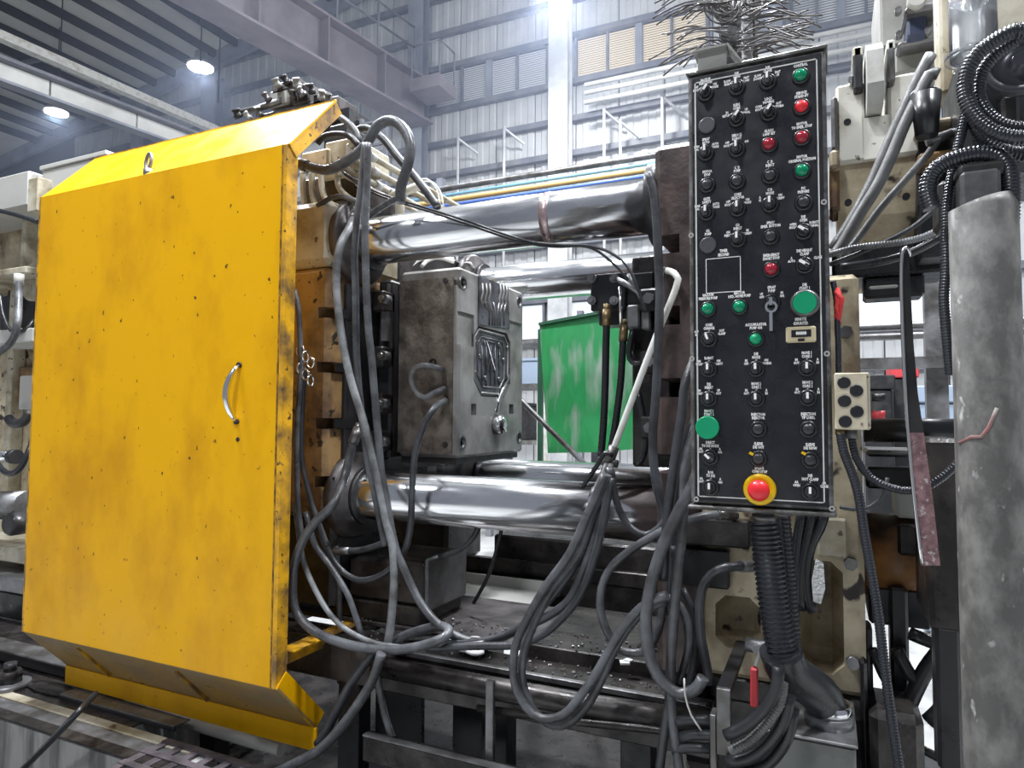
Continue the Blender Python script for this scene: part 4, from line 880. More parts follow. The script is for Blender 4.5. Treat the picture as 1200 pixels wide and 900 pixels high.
# ---------------------------------------------------------------- injection end
yk = thing('injection_yoke', 'cream cast yoke with a white lever in its slot, over the injection end', 'machine yoke', (.14, 2.4, 2.05))
prof = [(2.20, 2.60), (2.20, 2.38)]+[(2.20+.30*(1-math.cos(a)), 2.38-.30*math.sin(a)) for a in [R_(15*i) for i in range(1, 7)]]+[(2.75, 2.08), (2.75, 2.60)]
a, b = P(1012, 60, 2.2), P(1041, 133, 2.2); zc = P(1025, 186, 2.2).z
up_ = MB().box(.035, a.x, 2.20, 2.75, zc, 2.60, .008).box(b.x, .250, 2.20, 2.75, zc, 2.60, .008).box(a.x-.006, b.x+.006, 2.203, 2.75, zc, b.z, .003)
obj('upper_body', up_, M_CREAMW, yk)
lw_ = [(2.22, zc), (2.22, 2.36)]+[(2.22+.30*(1-math.cos(t)), 2.36-.30*math.sin(t)) for t in [R_(15*i) for i in range(1, 7)]]+[(2.75, 2.06), (2.75, zc)]
obj('lower_body', MB().prism(lw_, .037, .248, 'x'), M_CREAMD, yk)['label'] = 'brown stained rounded lower part with shade in its tone'  # two-tone paint, with the shade under the curve also in its colour
a2, b2 = P(1012, 48, 2.12), P(1038, 118, 2.12)
obj('lever', MB().prism([(2.14, b2.z), (2.10, b2.z+.05), (2.10, a2.z-.04), (2.15, a2.z), (2.30, a2.z+.02), (2.36, a2.z-.05), (2.36, b2.z)], a2.x+.006, b2.x-.004, 'x'), M_WHITE, yk)['label'] = 'white painted lever'
for u0, u1, v0, v1, m in ((1000, 1011, 54, 104, M_DARK), (1040, 1049, 48, 95, M_GREY), (999, 1011, 54, 66, M_CREAM), (1039, 1049, 46, 58, M_WHITE)): bx('cheek', u0, u1, v0, v1, 2.16, .14, m, yk, .005)
for u, v in ((993, 143), (994, 237), (1062, 230)): q = P(u, v, 2.199); obj('bolt_hole', MB().ring(q, NY, .006, .010, -.01, .002, 16).cyl(q+Vector((0, .002, 0)), q-Vector((0, .0005, 0)), .007, 12), M_BLACK, yk)
bx('side_bracket', 974, 982, 112, 175, 2.18, .1, M_GREY, yk); bx('side_block', 972, 984, 175, 196, 2.16, .15, M_CREAMD, yk); bx('side_block', 972, 984, 196, 245, 2.2, .15, M_BROWN, yk)
bx('pin', 994, 1002, 86, 98, 2.18, .04, M_CHROME, yk)
iu = thing('injection_unit', 'dull grey housing with a dark blue valve above the yoke', 'machine housing', P(1060, 90, 2.8))
bx('housing', 1031, 1102, -60, 50, 2.8, .5, M_HOUS, iu); bx('lower_panel', 1048, 1102, 50, 82, 2.78, .4, M_HOUS, iu); bx('shelf', 1052, 1102, 44, 50, 2.7, .1, M_GREY, iu)
bx('valve', 1063, 1086, 11, 42, 2.66, .12, mat('valve_navy', (.035, .045, .085), .45), iu); bx('flange', 1060, 1100, 4, 12, 2.62, .15, M_GREY, iu); bx('side_plate', 1084, 1100, 14, 46, 2.7, .1, M_HOUS, iu)
q = P(1075, -2, 2.6); obj('gauge', MB().lathe(q, NY, [(.030, -.03), (.030, 0), (.026, .004)], 20), M_LIGHTG, iu)
for u, v in ((1052, 16), (1053, 44), (1086, 40)): q = P(u, v, 2.69); obj('bolt', MB().cyl(q, q-Vector((0, .03, 0)), .012, 6), M_GREY, iu)
cc = thing('cream_column', 'cream painted column running up past the top of the frame', 'column', P(1108, 108, 2.3))
bx('shaft', 1101, 1117, -40, 108, 2.3, .12, M_CREAM, cc); bx('seam_strip', 1113, 1117, -40, 70, 2.295, .12, M_CREAMD, cc)
cpl = thing('cream_cover', 'smooth cream cover panel behind the clear plastic tube', 'cover', P(1160, 70, 2.2)); bx('panel', 1117, 1260, -50, 70, 2.2, .05, M_CREAM, cpl); bx('flange', 1117, 1260, 70, 76, 2.16, .1, M_GREY, cpl)
obj('lettering', text_mesh([('2', 0, 0, .06), ('7', .0, -.045, .06)]).copy(), None, cpl, P(1163, 16, 2.19)).data.materials[0] = M_REDP
ct = thing('clear_tube', 'clear plastic tube with a flanged lower end', 'tube', P(1143, 65, 1.9))
q = P(1141, 62, 1.9); obj('tube_wall', MB().ring(q, (0, 0, 1), .046, .049, -.01, .25, 28), M_CLEAR, ct); obj('flange', MB().ring(q+Vector((0, 0, -.012)), (0, 0, 1), .046, .060, 0, .010, 28), M_CLEAR, ct)
obj('core', MB().cyl(q+Vector((.01, 0, -.02)), q+Vector((.01, 0, .25)), .018, 16), M_GREY, ct)
bk = thing('black_cup', 'black plastic cup hanging beside the yoke', 'cup', P(1086, 160, 2.0)); q = P(1086, 160, 2.0)
obj('cup_body', MB().lathe(q, (0, 0, 1), [(.026, 0), (.036, .11), (.033, .11), (.024, .01)], 20), M_BLACK, bk); obj('bail', MB().tube([q+Vector((.034*math.cos(a), 0, .11+.02*math.sin(a))) for a in [math.pi*i/8 for i in range(9)]], .003, 6), M_GREY, bk)
mt = thing('motor_unit', 'black motor unit with a round dark pulley behind the coiled conduit', 'motor', P(1170, 190, 1.85))
bx('motor_body', 1127, 1260, 45, 200, 1.95, .3, M_BLACK, mt, .02); bx('side_plate', 1075, 1127, 150, 300, 2.2, .12, M_DARK, mt); bx('ledge', 1075, 1118, 138, 148, 2.1, .2, M_CREAM, mt); bx('ledge', 1076, 1120, 176, 190, 2.12, .1, M_BROWN, mt)
q = P(1196, 70, 1.78); obj('pulley', MB().lathe(q+Vector((0, .08, 0)), NY, [(.030, 0), (.030, .05), (.066, .05), (.074, .06), (.074, .085), (.060, .085), (.05, .066), (.018, .066), (.016, .09)], 36), mat('pulley_dark', (.04, .042, .05), .35, .3), mt)
bx('foot', 1174, 1196, 110, 150, 1.9, .1, M_DARK, mt); bx('nameplate', 1162, 1180, 168, 178, 1.80, .01, M_CREAMD, mt)
pc = thing('dusty_pillar', 'thick round dust covered metal pillar with a red mark', 'pillar', (.272, 1.52, 0))
obj('shaft', MB().tube([(.272, 1.52, 0), (.272, 1.52, .9), (.271, 1.52, 2.0), (.268, 1.52, 2.012)], [.0555, .0555, .0555, .050], 40), M_PILLAR, pc)
mk = MB(); ang = [(1128, 520), (1140, 512), (1150, 512), (1158, 502), (1163, 490), (1168, 478)]
pts = []
for u, v in ang:
    q = P(u, v, 1.466); dx = q.x-.272; pts.append((.272+dx, 1.52-math.sqrt(max(.0558**2-dx*dx, 0)), q.z))
obj('paint_mark', mk.tube(pts, .0035, 6), mat('faded_red', (.30, .13, .12), .7, dirt=(.24, .22, .2), scale=30), pc)['label'] = 'faded red paint stroke'
bx('cap_block', 1126, 1174, 198, 244, 1.49, .06, M_GREY, pc, .006); bx('cap_plate', 1122, 1182, 188, 204, 1.50, .12, M_DARK, pc); bx('side_clamp', 1100, 1124, 210, 262, 1.58, .1, M_DARK, pc)
lb_ = thing('injection_carriage', 'black oily injection frame with a rusty cylinder to the side of the platen', 'machine frame', (.3, 2.3, 0))
bx('cross_beam', 975, 1112, 286, 322, 2.32, .2, M_BLACK, lb_); bx('lower_flange', 1012, 1084, 322, 348, 2.34, .1, M_BLACK, lb_); bx('bright_edge', 1018, 1053, 334, 338, 2.335, .02, M_LIGHTG, lb_)
a, b = P(1062, 292, 1.63), P(1062, 300, 2.33); obj('hook_arm', MB().cyl(a, b, .006, 8), M_BLACK, lb_)
a, b = P(1012, 504, 2.3), P(1125, 504, 2.3); b.z = a.z; obj('rod', MB().cyl(a, b, .036, 20), M_BLACK, lb_)
bx('tie_plate', 1015, 1092, 548, 574, 2.3, .1, M_BLACK, lb_); bx('tie_plate', 1015, 1092, 528, 536, 2.35, .3, M_GREY, lb_); bx('tie_plate', 1050, 1092, 574, 608, 2.28, .15, M_LIGHTG, lb_)
bx('side_frame', 1088, 1132, 514, 742, 1.95, .3, M_OIL, lb_, .01)
a, b = P(1012, 648, 2.4), P(1100, 648, 2.4); b.z = a.z; obj('shot_cylinder', MB().cyl(a, b, .125, 36), M_RUST, lb_)['label'] = 'orange rusty shot cylinder'
bx('nameplate', 1052, 1082, 615, 652, 2.27, .02, M_OIL, lb_); bx('under_beam', 1018, 1092, 690, 735, 2.3, .3, M_DARK, lb_)
for u0, u1, v0, v1, Y, m in ((1044, 1066, 690, 860, 2.25, M_BLACK), (1098, 1128, 735, 905, 1.95, M_BLACK), (1014, 1024, 735, 900, 2.2, M_DARK)): bx('leg', u0, u1, v0, v1, Y, .08, m, lb_)
bx('base_casting', 1020, 1085, 838, 960, 2.05, .2, M_OIL, lb_, .02)
bx('post', 1010, 1018, 775, 960, 2.1, .05, M_BLACK, lb_)
hb2 = thing('elbow_base', 'grey green oily steel box under the black elbow hose', 'box', P(940, 880, 1.72))
a, b = P(900, 862, 1.84), P(1003, 862, 1.84)
obj('box_body', MB().box(a.x, b.x, 1.84, 2.12, .40, .822, .006), mat('box_grey', (.13, .135, .125), .5, dirt=(.06, .06, .055), scale=6, speck=(.35, .45, .36), sscale=16, sth=.70), hb2); obj('top_plate', MB().box(a.x-.004, b.x+.004, 1.835, 2.12, .822, .830, .002), M_GREY, hb2)
obj('support_leg', MB().box(a.x, b.x, 1.86, 2.1, 0, .40), M_DARK, hb2)
fb = thing('flat_bracket', 'dark grey flat bar bracket before the cable coil', 'bracket', P(848, 890, 1.74))
a, b = P(839, 806, 1.75), P(857, 888, 1.75); obj('front_bar', MB().box(a.x, b.x, 1.75, 1.76, b.z, a.z, .002), M_GREY, fb); obj('side_bar', MB().box(a.x-.016, a.x-.001, 1.752, 1.80, .30, P(834, 838, 1.75).z, .002), M_GREY, fb); obj('back_arm', MB().box(a.x, b.x, 1.76, 2.15, P(848, 815, 1.75).z-.0, a.z, .002), M_DARK, fb)
bv = thing('ball_valve', 'ball valve with a red lever hanging by the big conduit', 'valve', P(888, 758, 1.9))
q = P(888, 757, 1.9); obj('valve_body', MB().cyl(q-Vector((.03, 0, 0)), q+Vector((.04, 0, 0)), .018, 12).cyl(q, q-Vector((0, .03, 0)), .012, 8), M_GREY, bv)
p0, p1, p2 = P(890, 764, 1.87), P(884, 782, 1.84), P(884, 828, 1.84); obj('lever', MB().bar(p0, p1, .006, .014, (0, 1, 0)), M_GREY, bv); obj('lever_grip', MB().bar(p1, p2, .018, .022, (0, 1, 0), .004), M_REDP, bv)['label'] = 'red dipped lever grip'
# ---------------------------------------------------------------- hoses, cables and conduits
def hose(label, r, m, Y, uv, corr=0, ends='', cat='hose', name=None, n=10, group=None):
    pts = [P(q[0], q[1], q[2] if len(q) > 2 else Y) for q in uv]
    if corr:
        pp = smooth_path(pts, .02); L = [0]
        for a, b in zip(pp, pp[1:]): L.append(L[-1]+(b-a).length)
        N = int(L[-1]/corr)*4; path = []; rad = []; j = 0
        for i in range(N+1):
            s = L[-1]*i/N
            while j < len(L)-2 and L[j+1] < s: j += 1
            path.append(pp[j].lerp(pp[j+1], (s-L[j])/max(L[j+1]-L[j], 1e-9))); rad.append(r if i % 4 in (0, 1) else r*.89)
    else: path = smooth_path(pts, .02); rad = r
    nm = name or ('conduit' if corr else 'hose')
    o = tag(obj(nm, MB().tube(path, rad, n), m), label, cat, group)
    for e in ends:
        i = 0 if e == 'a' else -1; p = path[i]; dd = (path[1]-path[0] if e == 'a' else path[-2]-path[-1]).normalized()
        f = MB(); f.cyl(p-dd*.012, p+dd*.05, r*1.22, 12); f.cyl(p-dd*.03, p+dd*.004, r*1.05, 6)
        obj('fitting', f, M_BRASS if m in (M_HOSEB,) else M_GREY, o)
    return o
# --- bundle at the yellow door
hose('thick grey hose arching high over the upper tie bar end', .0205, M_HOSE, 2.1, [(350, 192), (368, 197), (387, 198.6), (412, 185), (429, 170), (441, 149), (458, 141), (473, 151), (481, 170), (478, 193), (470, 219), (469, 238)], ends='a')
hose('grey hose hanging straight from the arch, first of two beside the tie bar end', .0135, M_HOSE, 2.05, [(428, 168), (423, 220), (419, 253), (415.5, 298), (416.7, 342), (417, 380), (418, 420), (421, 462), (427, 510), (432, 545), (438, 572), (446, 612), (452, 640)])
hose('grey hose hanging straight from the arch, second of two beside the tie bar end', .0140, M_HOSE, 2.03, [(431, 168), (430, 220), (428, 264), (429, 331), (432, 387), (435.5, 420), (438, 450), (443, 510), (447, 556), (451, 571), (455, 600), (463, 640), (474, 668), (490, 702), (510, 728), (532, 744), (556, 752), (580, 750), (607, 738), (640, 723), (667, 703), (684, 667), (697, 627), (705, 590), (715, 548)])
hose('pale grey hose bowing out of the tie bar bush and down to the bed', .0150, M_HOSEL, 2.02, [(416, 250, 2.15), (410, 266, 2.08), (399, 287), (394, 320), (396, 358), (401, 398), (411, 444), (425, 490), (440, 547), (452, 608), (460, 640), (462, 680), (458, 730), (453, 758), (443, 778)], ends='a')
hose('grey hose coiling in a flat loop across the front of the bed', .0165, M_HOSE, 1.95, [(419, 505, 2.1), (412, 525, 2.08), (405, 555, 2.05), (398, 575, 2.0), (388, 594), (366, 616), (350, 645), (343, 680), (346, 714), (362, 735), (390, 750), (430, 760), (470, 761), (508, 753), (526, 742, 1.98), (518, 734, 2.03), (494, 738, 2.06), (470, 747, 2.06), (450, 760, 2.05)], ends='a')
hose('slim grey hose running down the edge of the yellow door', .0105, M_HOSE, 1.98, [(345, 340), (350, 367), (352, 433), (348, 500), (348, 560), (350, 600), (355, 640)])
hose('slim grey hose passing behind the door chain', .0105, M_HOSED, 2.03, [(357, 430), (353, 500), (354, 540), (359, 566), (366, 592), (378, 625), (384, 640)])
hose('pale slim hose curving inside the big flat loop', .0100, M_HOSEL, 1.99, [(346, 590), (350, 625), (355, 655), (366, 684), (384, 716), (406, 738), (434, 752), (462, 758), (500, 760), (540, 757), (567, 754)])
hose('grey hose falling steeply inside the big flat loop', .0110, M_HOSE, 2.02, [(358, 600), (364, 622), (370, 640), (386, 662), (406, 694), (416, 720), (424, 745)])
hose('dark hose sagging from the bed to the die side', .0120, M_HOSED, 2.08, [(366, 600), (380, 636), (394, 662), (414, 678), (434, 679), (456, 668), (474, 646), (481, 615), (483, 575), (486, 535), (495, 503), (509, 478), (521, 470, 2.45)], ends='b')
hose('dark hose with a fitting lying under the lower tie bar', .0125, M_HOSED, 2.15, [(398, 646), (420, 645), (440, 640), (458, 632)], ends='a')
hose('dark hose rising to the lower tie bar from the shoe', .0110, M_HOSED, 2.28, [(515, 652), (530, 648), (545, 640), (557, 626), (563, 612)])
hose('thin black hose slanting down to the drip tray', .0080, M_HOSEB, 2.5, [(590, 610), (583, 640), (572, 675), (555, 707)])
hose('thick grey hose leaving the bundle towards the lower frame edge', .0170, M_HOSE, 1.92, [(447, 766), (436, 798), (415, 832), (393, 860), (372, 880), (335, 900), (300, 915)])
hose('second thick grey hose behind the one towards the lower frame edge', .0160, M_HOSED, 1.97, [(440, 762), (425, 782), (410, 803), (396, 830), (383, 856), (372, 872)])
hose('grey hose dropping from the bundle to the low steel beam', .0125, M_HOSE, 2.0, [(440, 778), (444, 804), (451, 838), (462, 872), (474, 910)])
hose('dark straight hose standing behind the door arm', .0110, M_HOSED, 2.2, [(394, 640), (397, 690), (398, 740), (398, 800)])
# --- bundle leaving the valve to the bed
hose('grey hose in the bundle under the white pipe, lower one across the rail', .0125, M_HOSED, 1.98, [(500, 760), (535, 758), (567, 757), (605, 756), (630, 747), (653, 730), (680, 697), (696, 655), (706, 615), (716, 560)])
hose('dark hose between the two lower ones across the rail', .0115, M_HOSED, 2.02, [(505, 753), (545, 753), (590, 745), (625, 722), (655, 690), (675, 660), (692, 620), (710, 565)])
hose('grey hose in the long hanging loop, outer strand', .0130, M_HOSE, 1.88, [(709, 556), (687, 607), (667, 650), (640, 687), (617, 727), (603, 762), (603, 800), (616, 828), (634, 842), (660, 838), (683, 812), (700, 787), (717, 757), (737, 727), (758, 707), (782, 697)])
hose('grey hose in the long hanging loop, inner strand', .0130, M_HOSE, 1.91, [(712, 556), (693, 603), (677, 650), (645, 693), (625, 733), (613, 768), (613, 802), (627, 834), (648, 850), (668, 846), (687, 828), (703, 800), (717, 767), (733, 740), (753, 717), (779, 704)])
hose('grey hose arching from the platen block to the deck', .0125, M_HOSE, 1.98, [(854, 604, 2.08), (830, 604, 2.02), (796, 613), (770, 626), (743, 642), (717, 664), (705, 688), (704, 717), (713, 743), (728, 762), (753, 764), (767, 750), (774, 728), (780, 700)], ends='a')
hose('thick grey hose making the wide loop beside the panel corner', .0165, M_HOSE, 1.87, [(824, 540, 1.90), (808, 577), (793, 604), (775, 645), (761, 693), (757, 735), (764, 778), (779, 802), (797, 813), (815, 808), (824, 794)])
hose('grey hose hanging straight under the panel corner', .0135, M_HOSE, 1.90, [(815, 500, 1.93), (803, 545), (801, 590), (798, 635), (793, 682), (788, 738), (786, 785), (787, 828), (792, 872), (798, 915)])
hose('grey hose behind the straight one near the frame bottom', .0125, M_HOSED, 1.93, [(790, 640), (792, 700), (787, 770), (784, 820), (777, 870), (772, 910)])
hose('slim grey hose with a tight bend beside the wide loop', .0110, M_HOSE, 1.95, [(765, 710), (776, 701), (791, 704), (803, 722), (807, 750), (803, 775), (795, 800)])
hose('slim dark hose under the tight bend', .0100, M_HOSED, 2.0, [(800, 690), (813, 720), (816, 750), (812, 780), (806, 806)])
hose('dark hose with a fitting looping below the oily hose block', .0130, M_HOSED, 1.98, [(878, 664, 2.05), (860, 664), (842, 668), (827, 681), (820, 704), (821, 740), (826, 770), (832, 802)], ends='a')
hose('black hose dropping along the end of the dark platen', .0135, M_HOSED, 2.06, [(760, 203), (767, 233), (771, 290), (773, 340), (772, 390), (769, 458), (765, 511), (768, 560), (777, 600), (783, 650), (786, 700)])
hose('black hose just at the panel edge', .0130, M_HOSED, 1.90, [(816, 415, 1.94), (803, 450), (800, 480), (792, 530), (785, 582), (780, 630), (777, 680)])
hose('second black hose behind the panel edge', .0120, M_HOSEB, 1.98, [(815, 490), (803, 520), (796, 560), (790, 610), (788, 660), (785, 720)])
hose('slim black hose looping before the lower tie bar', .0110, M_HOSED, 2.05, [(716, 550), (721, 582), (729, 605), (741, 620), (757, 627), (773, 618), (786, 600)])
hose('black hose hanging from the core puller, first before the green sheet', .0135, M_HOSEB, 2.38, [(711, 366), (710, 410), (709, 458), (707, 500), (704, 535)], ends='a')
hose('black hose hanging from the core puller, second before the green sheet', .0130, M_HOSEB, 2.38, [(731, 384), (729, 420), (727, 451), (722, 490), (718, 515), (713, 540)], ends='a')
hose('short black hose curling under the core puller valve', .0110, M_HOSEB, 2.38, [(742, 386), (738, 405), (738, 420), (746, 426), (758, 420), (764, 402)])
hose('black hose bending away from the valve behind the white pipe', .0110, M_HOSEB, 2.36, [(748, 460), (754, 490), (757, 520), (750, 545)])
wp = thing('air_pipe', 'white bent pipe leaning from the dark platen down to a valve', 'pipe', P(718, 529, 2.1))
obj('pipe', MB().tube(smooth_path([P(777, 317, 2.14), P(786, 318, 2.12), P(793, 324, 2.1), P(792, 338, 2.1), P(762, 412, 2.1), P(718, 529, 2.1)], .02), .0105, 12), M_WHITE, wp)
obj('fitting', MB().cyl(P(776, 317, 2.14), P(781, 318, 2.13), .014, 8), M_GREY, wp)
obj('valve_body', MB().cyl(P(720, 523, 2.1), P(711, 547, 2.1), .018, 8).cyl(P(704, 540, 2.1), P(724, 544, 2.1), .013, 8), M_GREY, wp)
obj('valve_lever', MB().tube(smooth_path([P(718, 534, 2.06), P(709, 531, 2.05), P(700, 545, 2.05), P(682, 572, 2.05)], .02), .0075, 8), M_BLACK, wp)['label'] = 'black valve lever'
for i, (a, b) in enumerate((((711, 545), (688, 598)), ((716, 545), (702, 590)))):
    p, q = P(*a, 2.08), P(*b, 1.95+.04*i); obj('branch_pipe', MB().cyl(p, q, .0105, 10).cyl(p.lerp(q, .55), p.lerp(q, .72), .0145, 8).cyl(p.lerp(q, .9), q, .014, 8), M_GREY, wp)
hose('black wire drooping over the upper tie bar to the core puller', .0050, M_HOSEB, 2.16, [(400, 200), (430, 219), (455, 230), (500, 244), (545, 258), (590, 274), (625, 284), (660, 287), (690, 288), (715, 296), (735, 312), (748, 340), (757, 365)], cat='cable', name='cable', n=6)
hose('second black wire drooping over the upper tie bar', .0050, M_HOSEB, 2.17, [(402, 203), (430, 222), (458, 234), (510, 250), (560, 267), (610, 283), (650, 289), (680, 288), (700, 294), (722, 312), (736, 328)], cat='cable', name='cable', n=6)
hose('black hose arching behind the thick arch to the tie bar', .0160, M_HOSED, 2.25, [(415, 155), (430, 150), (448, 162), (466, 184), (485, 206), (500, 225), (513, 243)])
hose('dark hose curving out under the top corner of the yellow door', .0140, M_HOSE, 2.2, [(400, 138), (410, 146), (418, 156), (421, 168)])
hose('dark hose lying along the cream manifold', .0130, M_HOSED, 2.15, [(372, 168), (380, 160), (396, 157), (410, 160), (422, 172)])
hose('short dark hose before the cream tubes', .0100, M_HOSE, 2.12, [(372, 241), (386, 233), (400, 230), (412, 234), (424, 240)])
hose('grey pipe elbow before the upper tie bar end', .0130, M_HOSE, 2.16, [(428, 256), (445, 244), (460, 235), (474, 230)])
hose('thin pale wire curling at the end of the cream tubes', .0045, M_WHITE, 2.5, [(497, 213), (507, 214), (516, 225), (520, 243)], cat='cable', name='cable', n=6)
hose('second thin pale wire curling at the end of the cream tubes', .0045, M_WHITE, 2.5, [(488, 212), (500, 210), (512, 222), (516, 242)], cat='cable', name='cable', n=6)
hose('black rubber cable crossing the corner of the plinth', .0120, M_HOSEB, 1.66, [(112, 813, 1.80), (90, 836), (55, 873), (20, 908)], cat='cable', name='cable')
hose('thin white wire hanging below the wide loop', .0028, M_WHITE, 1.84, [(802, 795), (803, 815), (810, 838), (822, 856)], cat='cable', name='cable', n=6)
# --- around the control panel
hose('braided grey hose climbing beside the panel, first of two', .0150, M_BRAID, 2.02, [(1091, 64), (1078, 88), (1056, 136), (1040, 172), (1020, 218), (996, 262), (976, 292)])
hose('braided grey hose climbing beside the panel, second of two', .0150, M_BRAID, 2.0, [(1100, 87), (1089, 88), (1076, 114), (1060, 146), (1046, 180), (1028, 218), (1008, 250), (986, 288), (978, 298)])
hose('slim grey hose slanting behind the two braided ones', .0100, M_BRAID, 2.06, [(1110, 158), (1100, 163), (1088, 180), (1060, 212), (1030, 246), (1002, 284), (985, 302)], ends='a')
hose('black cable sloping down to the panel edge', .0062, M_HOSED, 1.95, [(1096, 245), (1070, 266), (1040, 282), (1004, 298), (972, 310)], cat='cable', name='cable')
hose('pale corrugated conduit reaching behind the panel', .0090, M_HOSEL, 1.94, [(1104, 267), (1084, 277), (1056, 284), (1030, 287), (1000, 291), (970, 299)], corr=.0066)
hose('black tube sagging below the pale conduit', .0110, M_HOSEB, 1.98, [(1104, 277), (1070, 295), (1040, 305), (1010, 310), (985, 313)])
hose('black corrugated conduit arching over the pillar cap', .0165, M_CORR, 1.52, [(1092, 244), (1087, 226), (1090, 208), (1102, 194), (1122, 185), (1148, 180), (1170, 184), (1182, 200), (1184, 225), (1183, 260)], corr=.0066)
hose('black corrugated conduit coiled by the pulley, outer turn', .0145, M_CORR, 1.50, [(1215, 38), (1190, 36), (1162, 50), (1140, 70), (1130, 100), (1138, 130), (1160, 152), (1188, 161), (1225, 160)], corr=.0066)
hose('black corrugated conduit coiled by the pulley, inner turn', .0125, M_CORR, 1.53, [(1190, 48), (1166, 64), (1150, 86), (1147, 110), (1156, 131), (1176, 146), (1202, 150), (1230, 146)], corr=.0066)
hose('black corrugated conduit coiled by the pulley, lowest turn', .0140, M_CORR, 1.56, [(1140, 140), (1152, 162), (1172, 175), (1200, 181), (1230, 178)], corr=.0066)
hose('black corrugated conduit running down beside the pillar', .0100, M_CORR, 1.56, [(1138, 90), (1132, 130), (1125, 164), (1119, 190), (1113, 220), (1109, 260), (1108, 320), (1106, 350), (1110, 400), (1114, 440)], corr=.006)
hose('slim black conduit along the panel edge above the junction box', .0070, M_CORR, 1.73, [(976, 330), (980, 350), (982, 390), (983, 437)], corr=.006)
hose('long black corrugated conduit dropping from the junction box to the floor', .0105, M_CORR, 1.68, [(985, 508), (989, 530), (998, 553), (1006, 580), (1013, 625), (1020, 665), (1029, 720), (1037, 785), (1046, 850), (1055, 910)], corr=.0065)
hose('black corrugated conduit looping from the junction box behind the pink strap', .0090, M_CORR, 1.72, [(998, 512), (1003, 536), (1020, 560), (1045, 572), (1070, 575), (1093, 567), (1115, 550), (1128, 535)], corr=.0065)
hose('thin dark cable under the junction box', .0050, M_HOSED, 1.9, [(984, 594), (1000, 597), (1020, 594), (1035, 580), (1040, 560)], cat='cable', name='cable', n=8)
hose('large black corrugated conduit standing under the control panel', .0370, M_CORR, 1.80, [(895, 609), (900, 650), (906, 700), (913, 745), (922, 782)], corr=.0115, n=24)
hose('slimmer black corrugated conduit close behind the large one', .0180, M_CORR, 1.90, [(918, 604), (922, 650), (926, 700), (930, 750), (934, 790)], corr=.011, n=16)
el = thing('rubber_elbow', 'smooth black rubber elbow at the foot of the large conduit', 'elbow', P(972, 850, 1.94))
obj('sleeve', MB().tube(smooth_path([P(914, 760, 1.80), P(924, 786, 1.82), P(946, 802, 1.87), P(962, 816, 1.92), P(969, 836, 1.94), P(971, 853, 1.94)], .02), .050, 24), M_HOSEB, el)
q = P(971, 850, 1.94); q.z = .86; obj('clamp', MB().ring(q, (0, 0, 1), .050, .055, -.004, .024, 28), M_CHROME, el); obj('flange', MB().lathe(q, (0, 0, 1), [(.058, -.03), (.058, -.005), (.05, .0)], 28), M_GREY, el)
for i, pts in enumerate(([(967, 600), (960, 620), (950, 640), (945, 670), (947, 700), (953, 717)], [(952, 600), (944, 640), (938, 680), (939, 715)], [(940, 600), (934, 640), (930, 690), (931, 730)])):
    hose(['black cable bundle strand hanging by the cream pocket', 'black cable strand close to the big conduit', 'black cable strand touching the slimmer conduit'][i], .014, M_HOSEB, 1.98, pts, cat='cable', name='cable')
tag(obj('foil_patch', MB().sheet([P(956, 655, 1.965), P(965, 660, 1.965), P(967, 690, 1.965), P(962, 708, 1.965), P(953, 705, 1.965), P(951, 680, 1.965)], (0, .01, 0)), mat('silver_foil', (.6, .6, .6), .3, .9, bump=.8, bscale=60)), 'crinkled silver foil wrapped on the black cables', 'foil')
for i, (pts, r, c) in enumerate((([(912, 780), (910, 805), (895, 832), (872, 852), (850, 862)], .014, 0), ([(918, 800), (914, 825), (897, 850), (876, 870), (856, 880)], .0115, .008), ([(925, 815), (918, 845), (900, 872), (878, 888), (852, 893)], .015, 0), ([(930, 830), (922, 866), (900, 895), (870, 905)], .014, 0))):
    hose(['black cable in the coil by the flat bracket, uppermost', 'ribbed cable in the coil by the flat bracket', 'black cable in the coil under the ribbed one', 'black cable in the coil by the flat bracket, lowest'][i], r, M_HOSEB if not c else M_BRAID, 1.70+.02*i, pts, corr=c, cat='cable', name='cable')
for i, (u, v) in enumerate(((806, 842), (812, 860), (802, 875))):
    hose(['oily hose lying by the flat bracket, upper', 'oily hose lying by the flat bracket, middle', 'oily hose lying by the flat bracket, lower'][i], .014, M_HOSED, 1.9, [(u-14, v+4), (u+4, v+1), (u+30, v+2)])
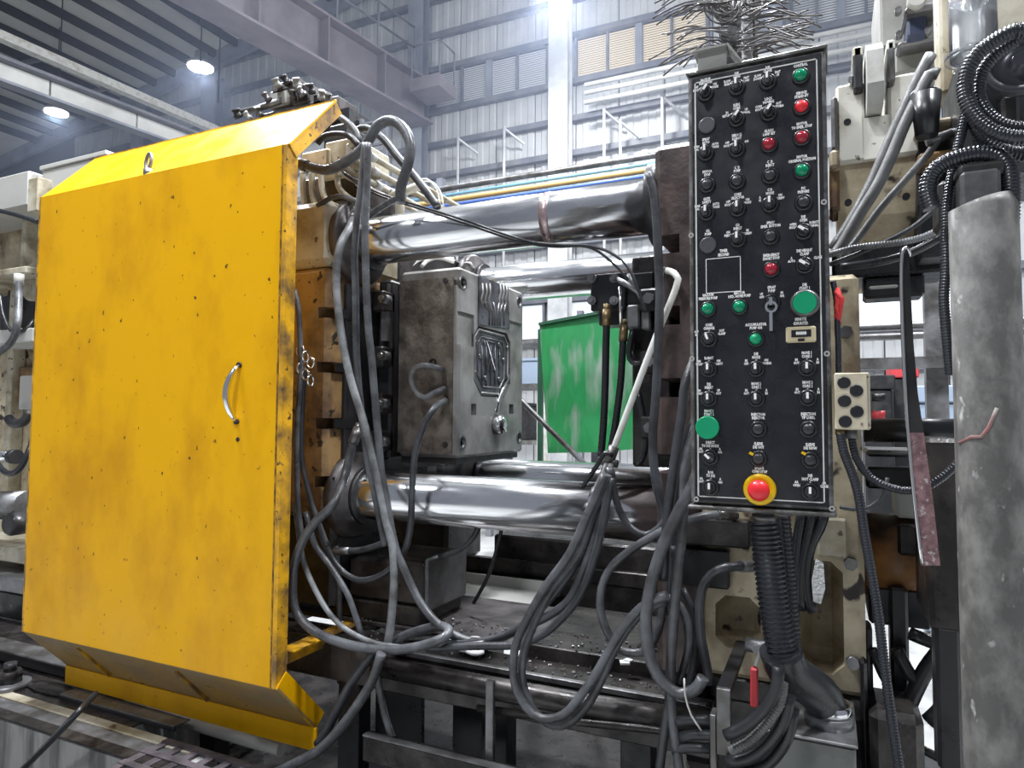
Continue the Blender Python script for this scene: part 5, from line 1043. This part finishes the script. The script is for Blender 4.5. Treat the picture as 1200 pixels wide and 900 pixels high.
for i, pts in enumerate(([(1060, 838), (1072, 810), (1085, 785), (1104, 760)], [(1050, 760), (1066, 790), (1080, 800)], [(1088, 846), (1100, 835), (1112, 820)], [(1075, 875), (1100, 888), (1130, 903)], [(1066, 742), (1090, 752), (1110, 756)], [(1022, 760), (1032, 785), (1040, 800)])):
    hose(['black hose slanting between the black legs', 'short black hose before the bright floor', 'short black hose touching the wide leg', 'thin black hose low between the legs', 'dark hose across the top of the opening', 'black hose by the narrow leg'][i], (.022, .018, .022, .012, .018, .013)[i], M_HOSEB, 2.2, pts)
st = thing('dusty_strap', 'pinkish dusty flat strap hanging before the rusty cylinder', 'strap', P(1088, 662, 1.62))
L_ = [(1060, 290, 10), (1061, 333, 12), (1064, 400, 13), (1068, 460, 15), (1073, 507, 19), (1083, 590, 22), (1091, 663, 22)]
def strap(name, seg, m):
    v = []; mb = MB(); rows_ = []
    for u, vv, w in seg:
        a, b = P(u-w/2, vv, 1.62), P(u+w/2, vv, 1.625); rows_.append((a, b))
    for (a, b), (c, e) in zip(rows_, rows_[1:]): mb.sheet([a, b, e, c], (0, .008, 0))
    return obj(name, mb, m, st)
strap('upper_strap', L_[:5], M_DARK); strap('lower_strap', L_[4:], M_PINK)['label'] = 'pink dusted lower length'
obj('edge_wire', MB().tube(smooth_path([P(1066, 300, 1.63), P(1065, 293, 1.62), P(1061, 290, 1.615), P(1057, 298, 1.612), P(1056, 330, 1.612), P(1058, 400, 1.612), P(1061, 460, 1.612), P(1064, 507, 1.612), P(1072, 590, 1.612), P(1080, 660, 1.612)], .03), .0035, 6), M_CHROME, st)
# haze hanging in the hall near the lamps
hz = obj('haze', MB().box(-26, 8.9, 4.6, YW-.35, 3.9, 9.7), None); hz['kind'] = 'stuff'; tag(hz, 'bluish haze hanging under the roof of the hall', 'haze')
hm = bpy.data.materials.new('haze'); hm.use_nodes = True; nt = hm.node_tree; nt.nodes.remove(nt.nodes['Principled BSDF'])
vs_ = nt.nodes.new('ShaderNodeVolumeScatter'); vs_.inputs['Color'].default_value = (.60, .71, 1, 1); vs_.inputs['Density'].default_value = .013; vs_.inputs['Anisotropy'].default_value = .35
nt.links.new(vs_.outputs[0], nt.nodes['Material Output'].inputs['Volume']); hz.data.materials.clear(); hz.data.materials.append(hm)
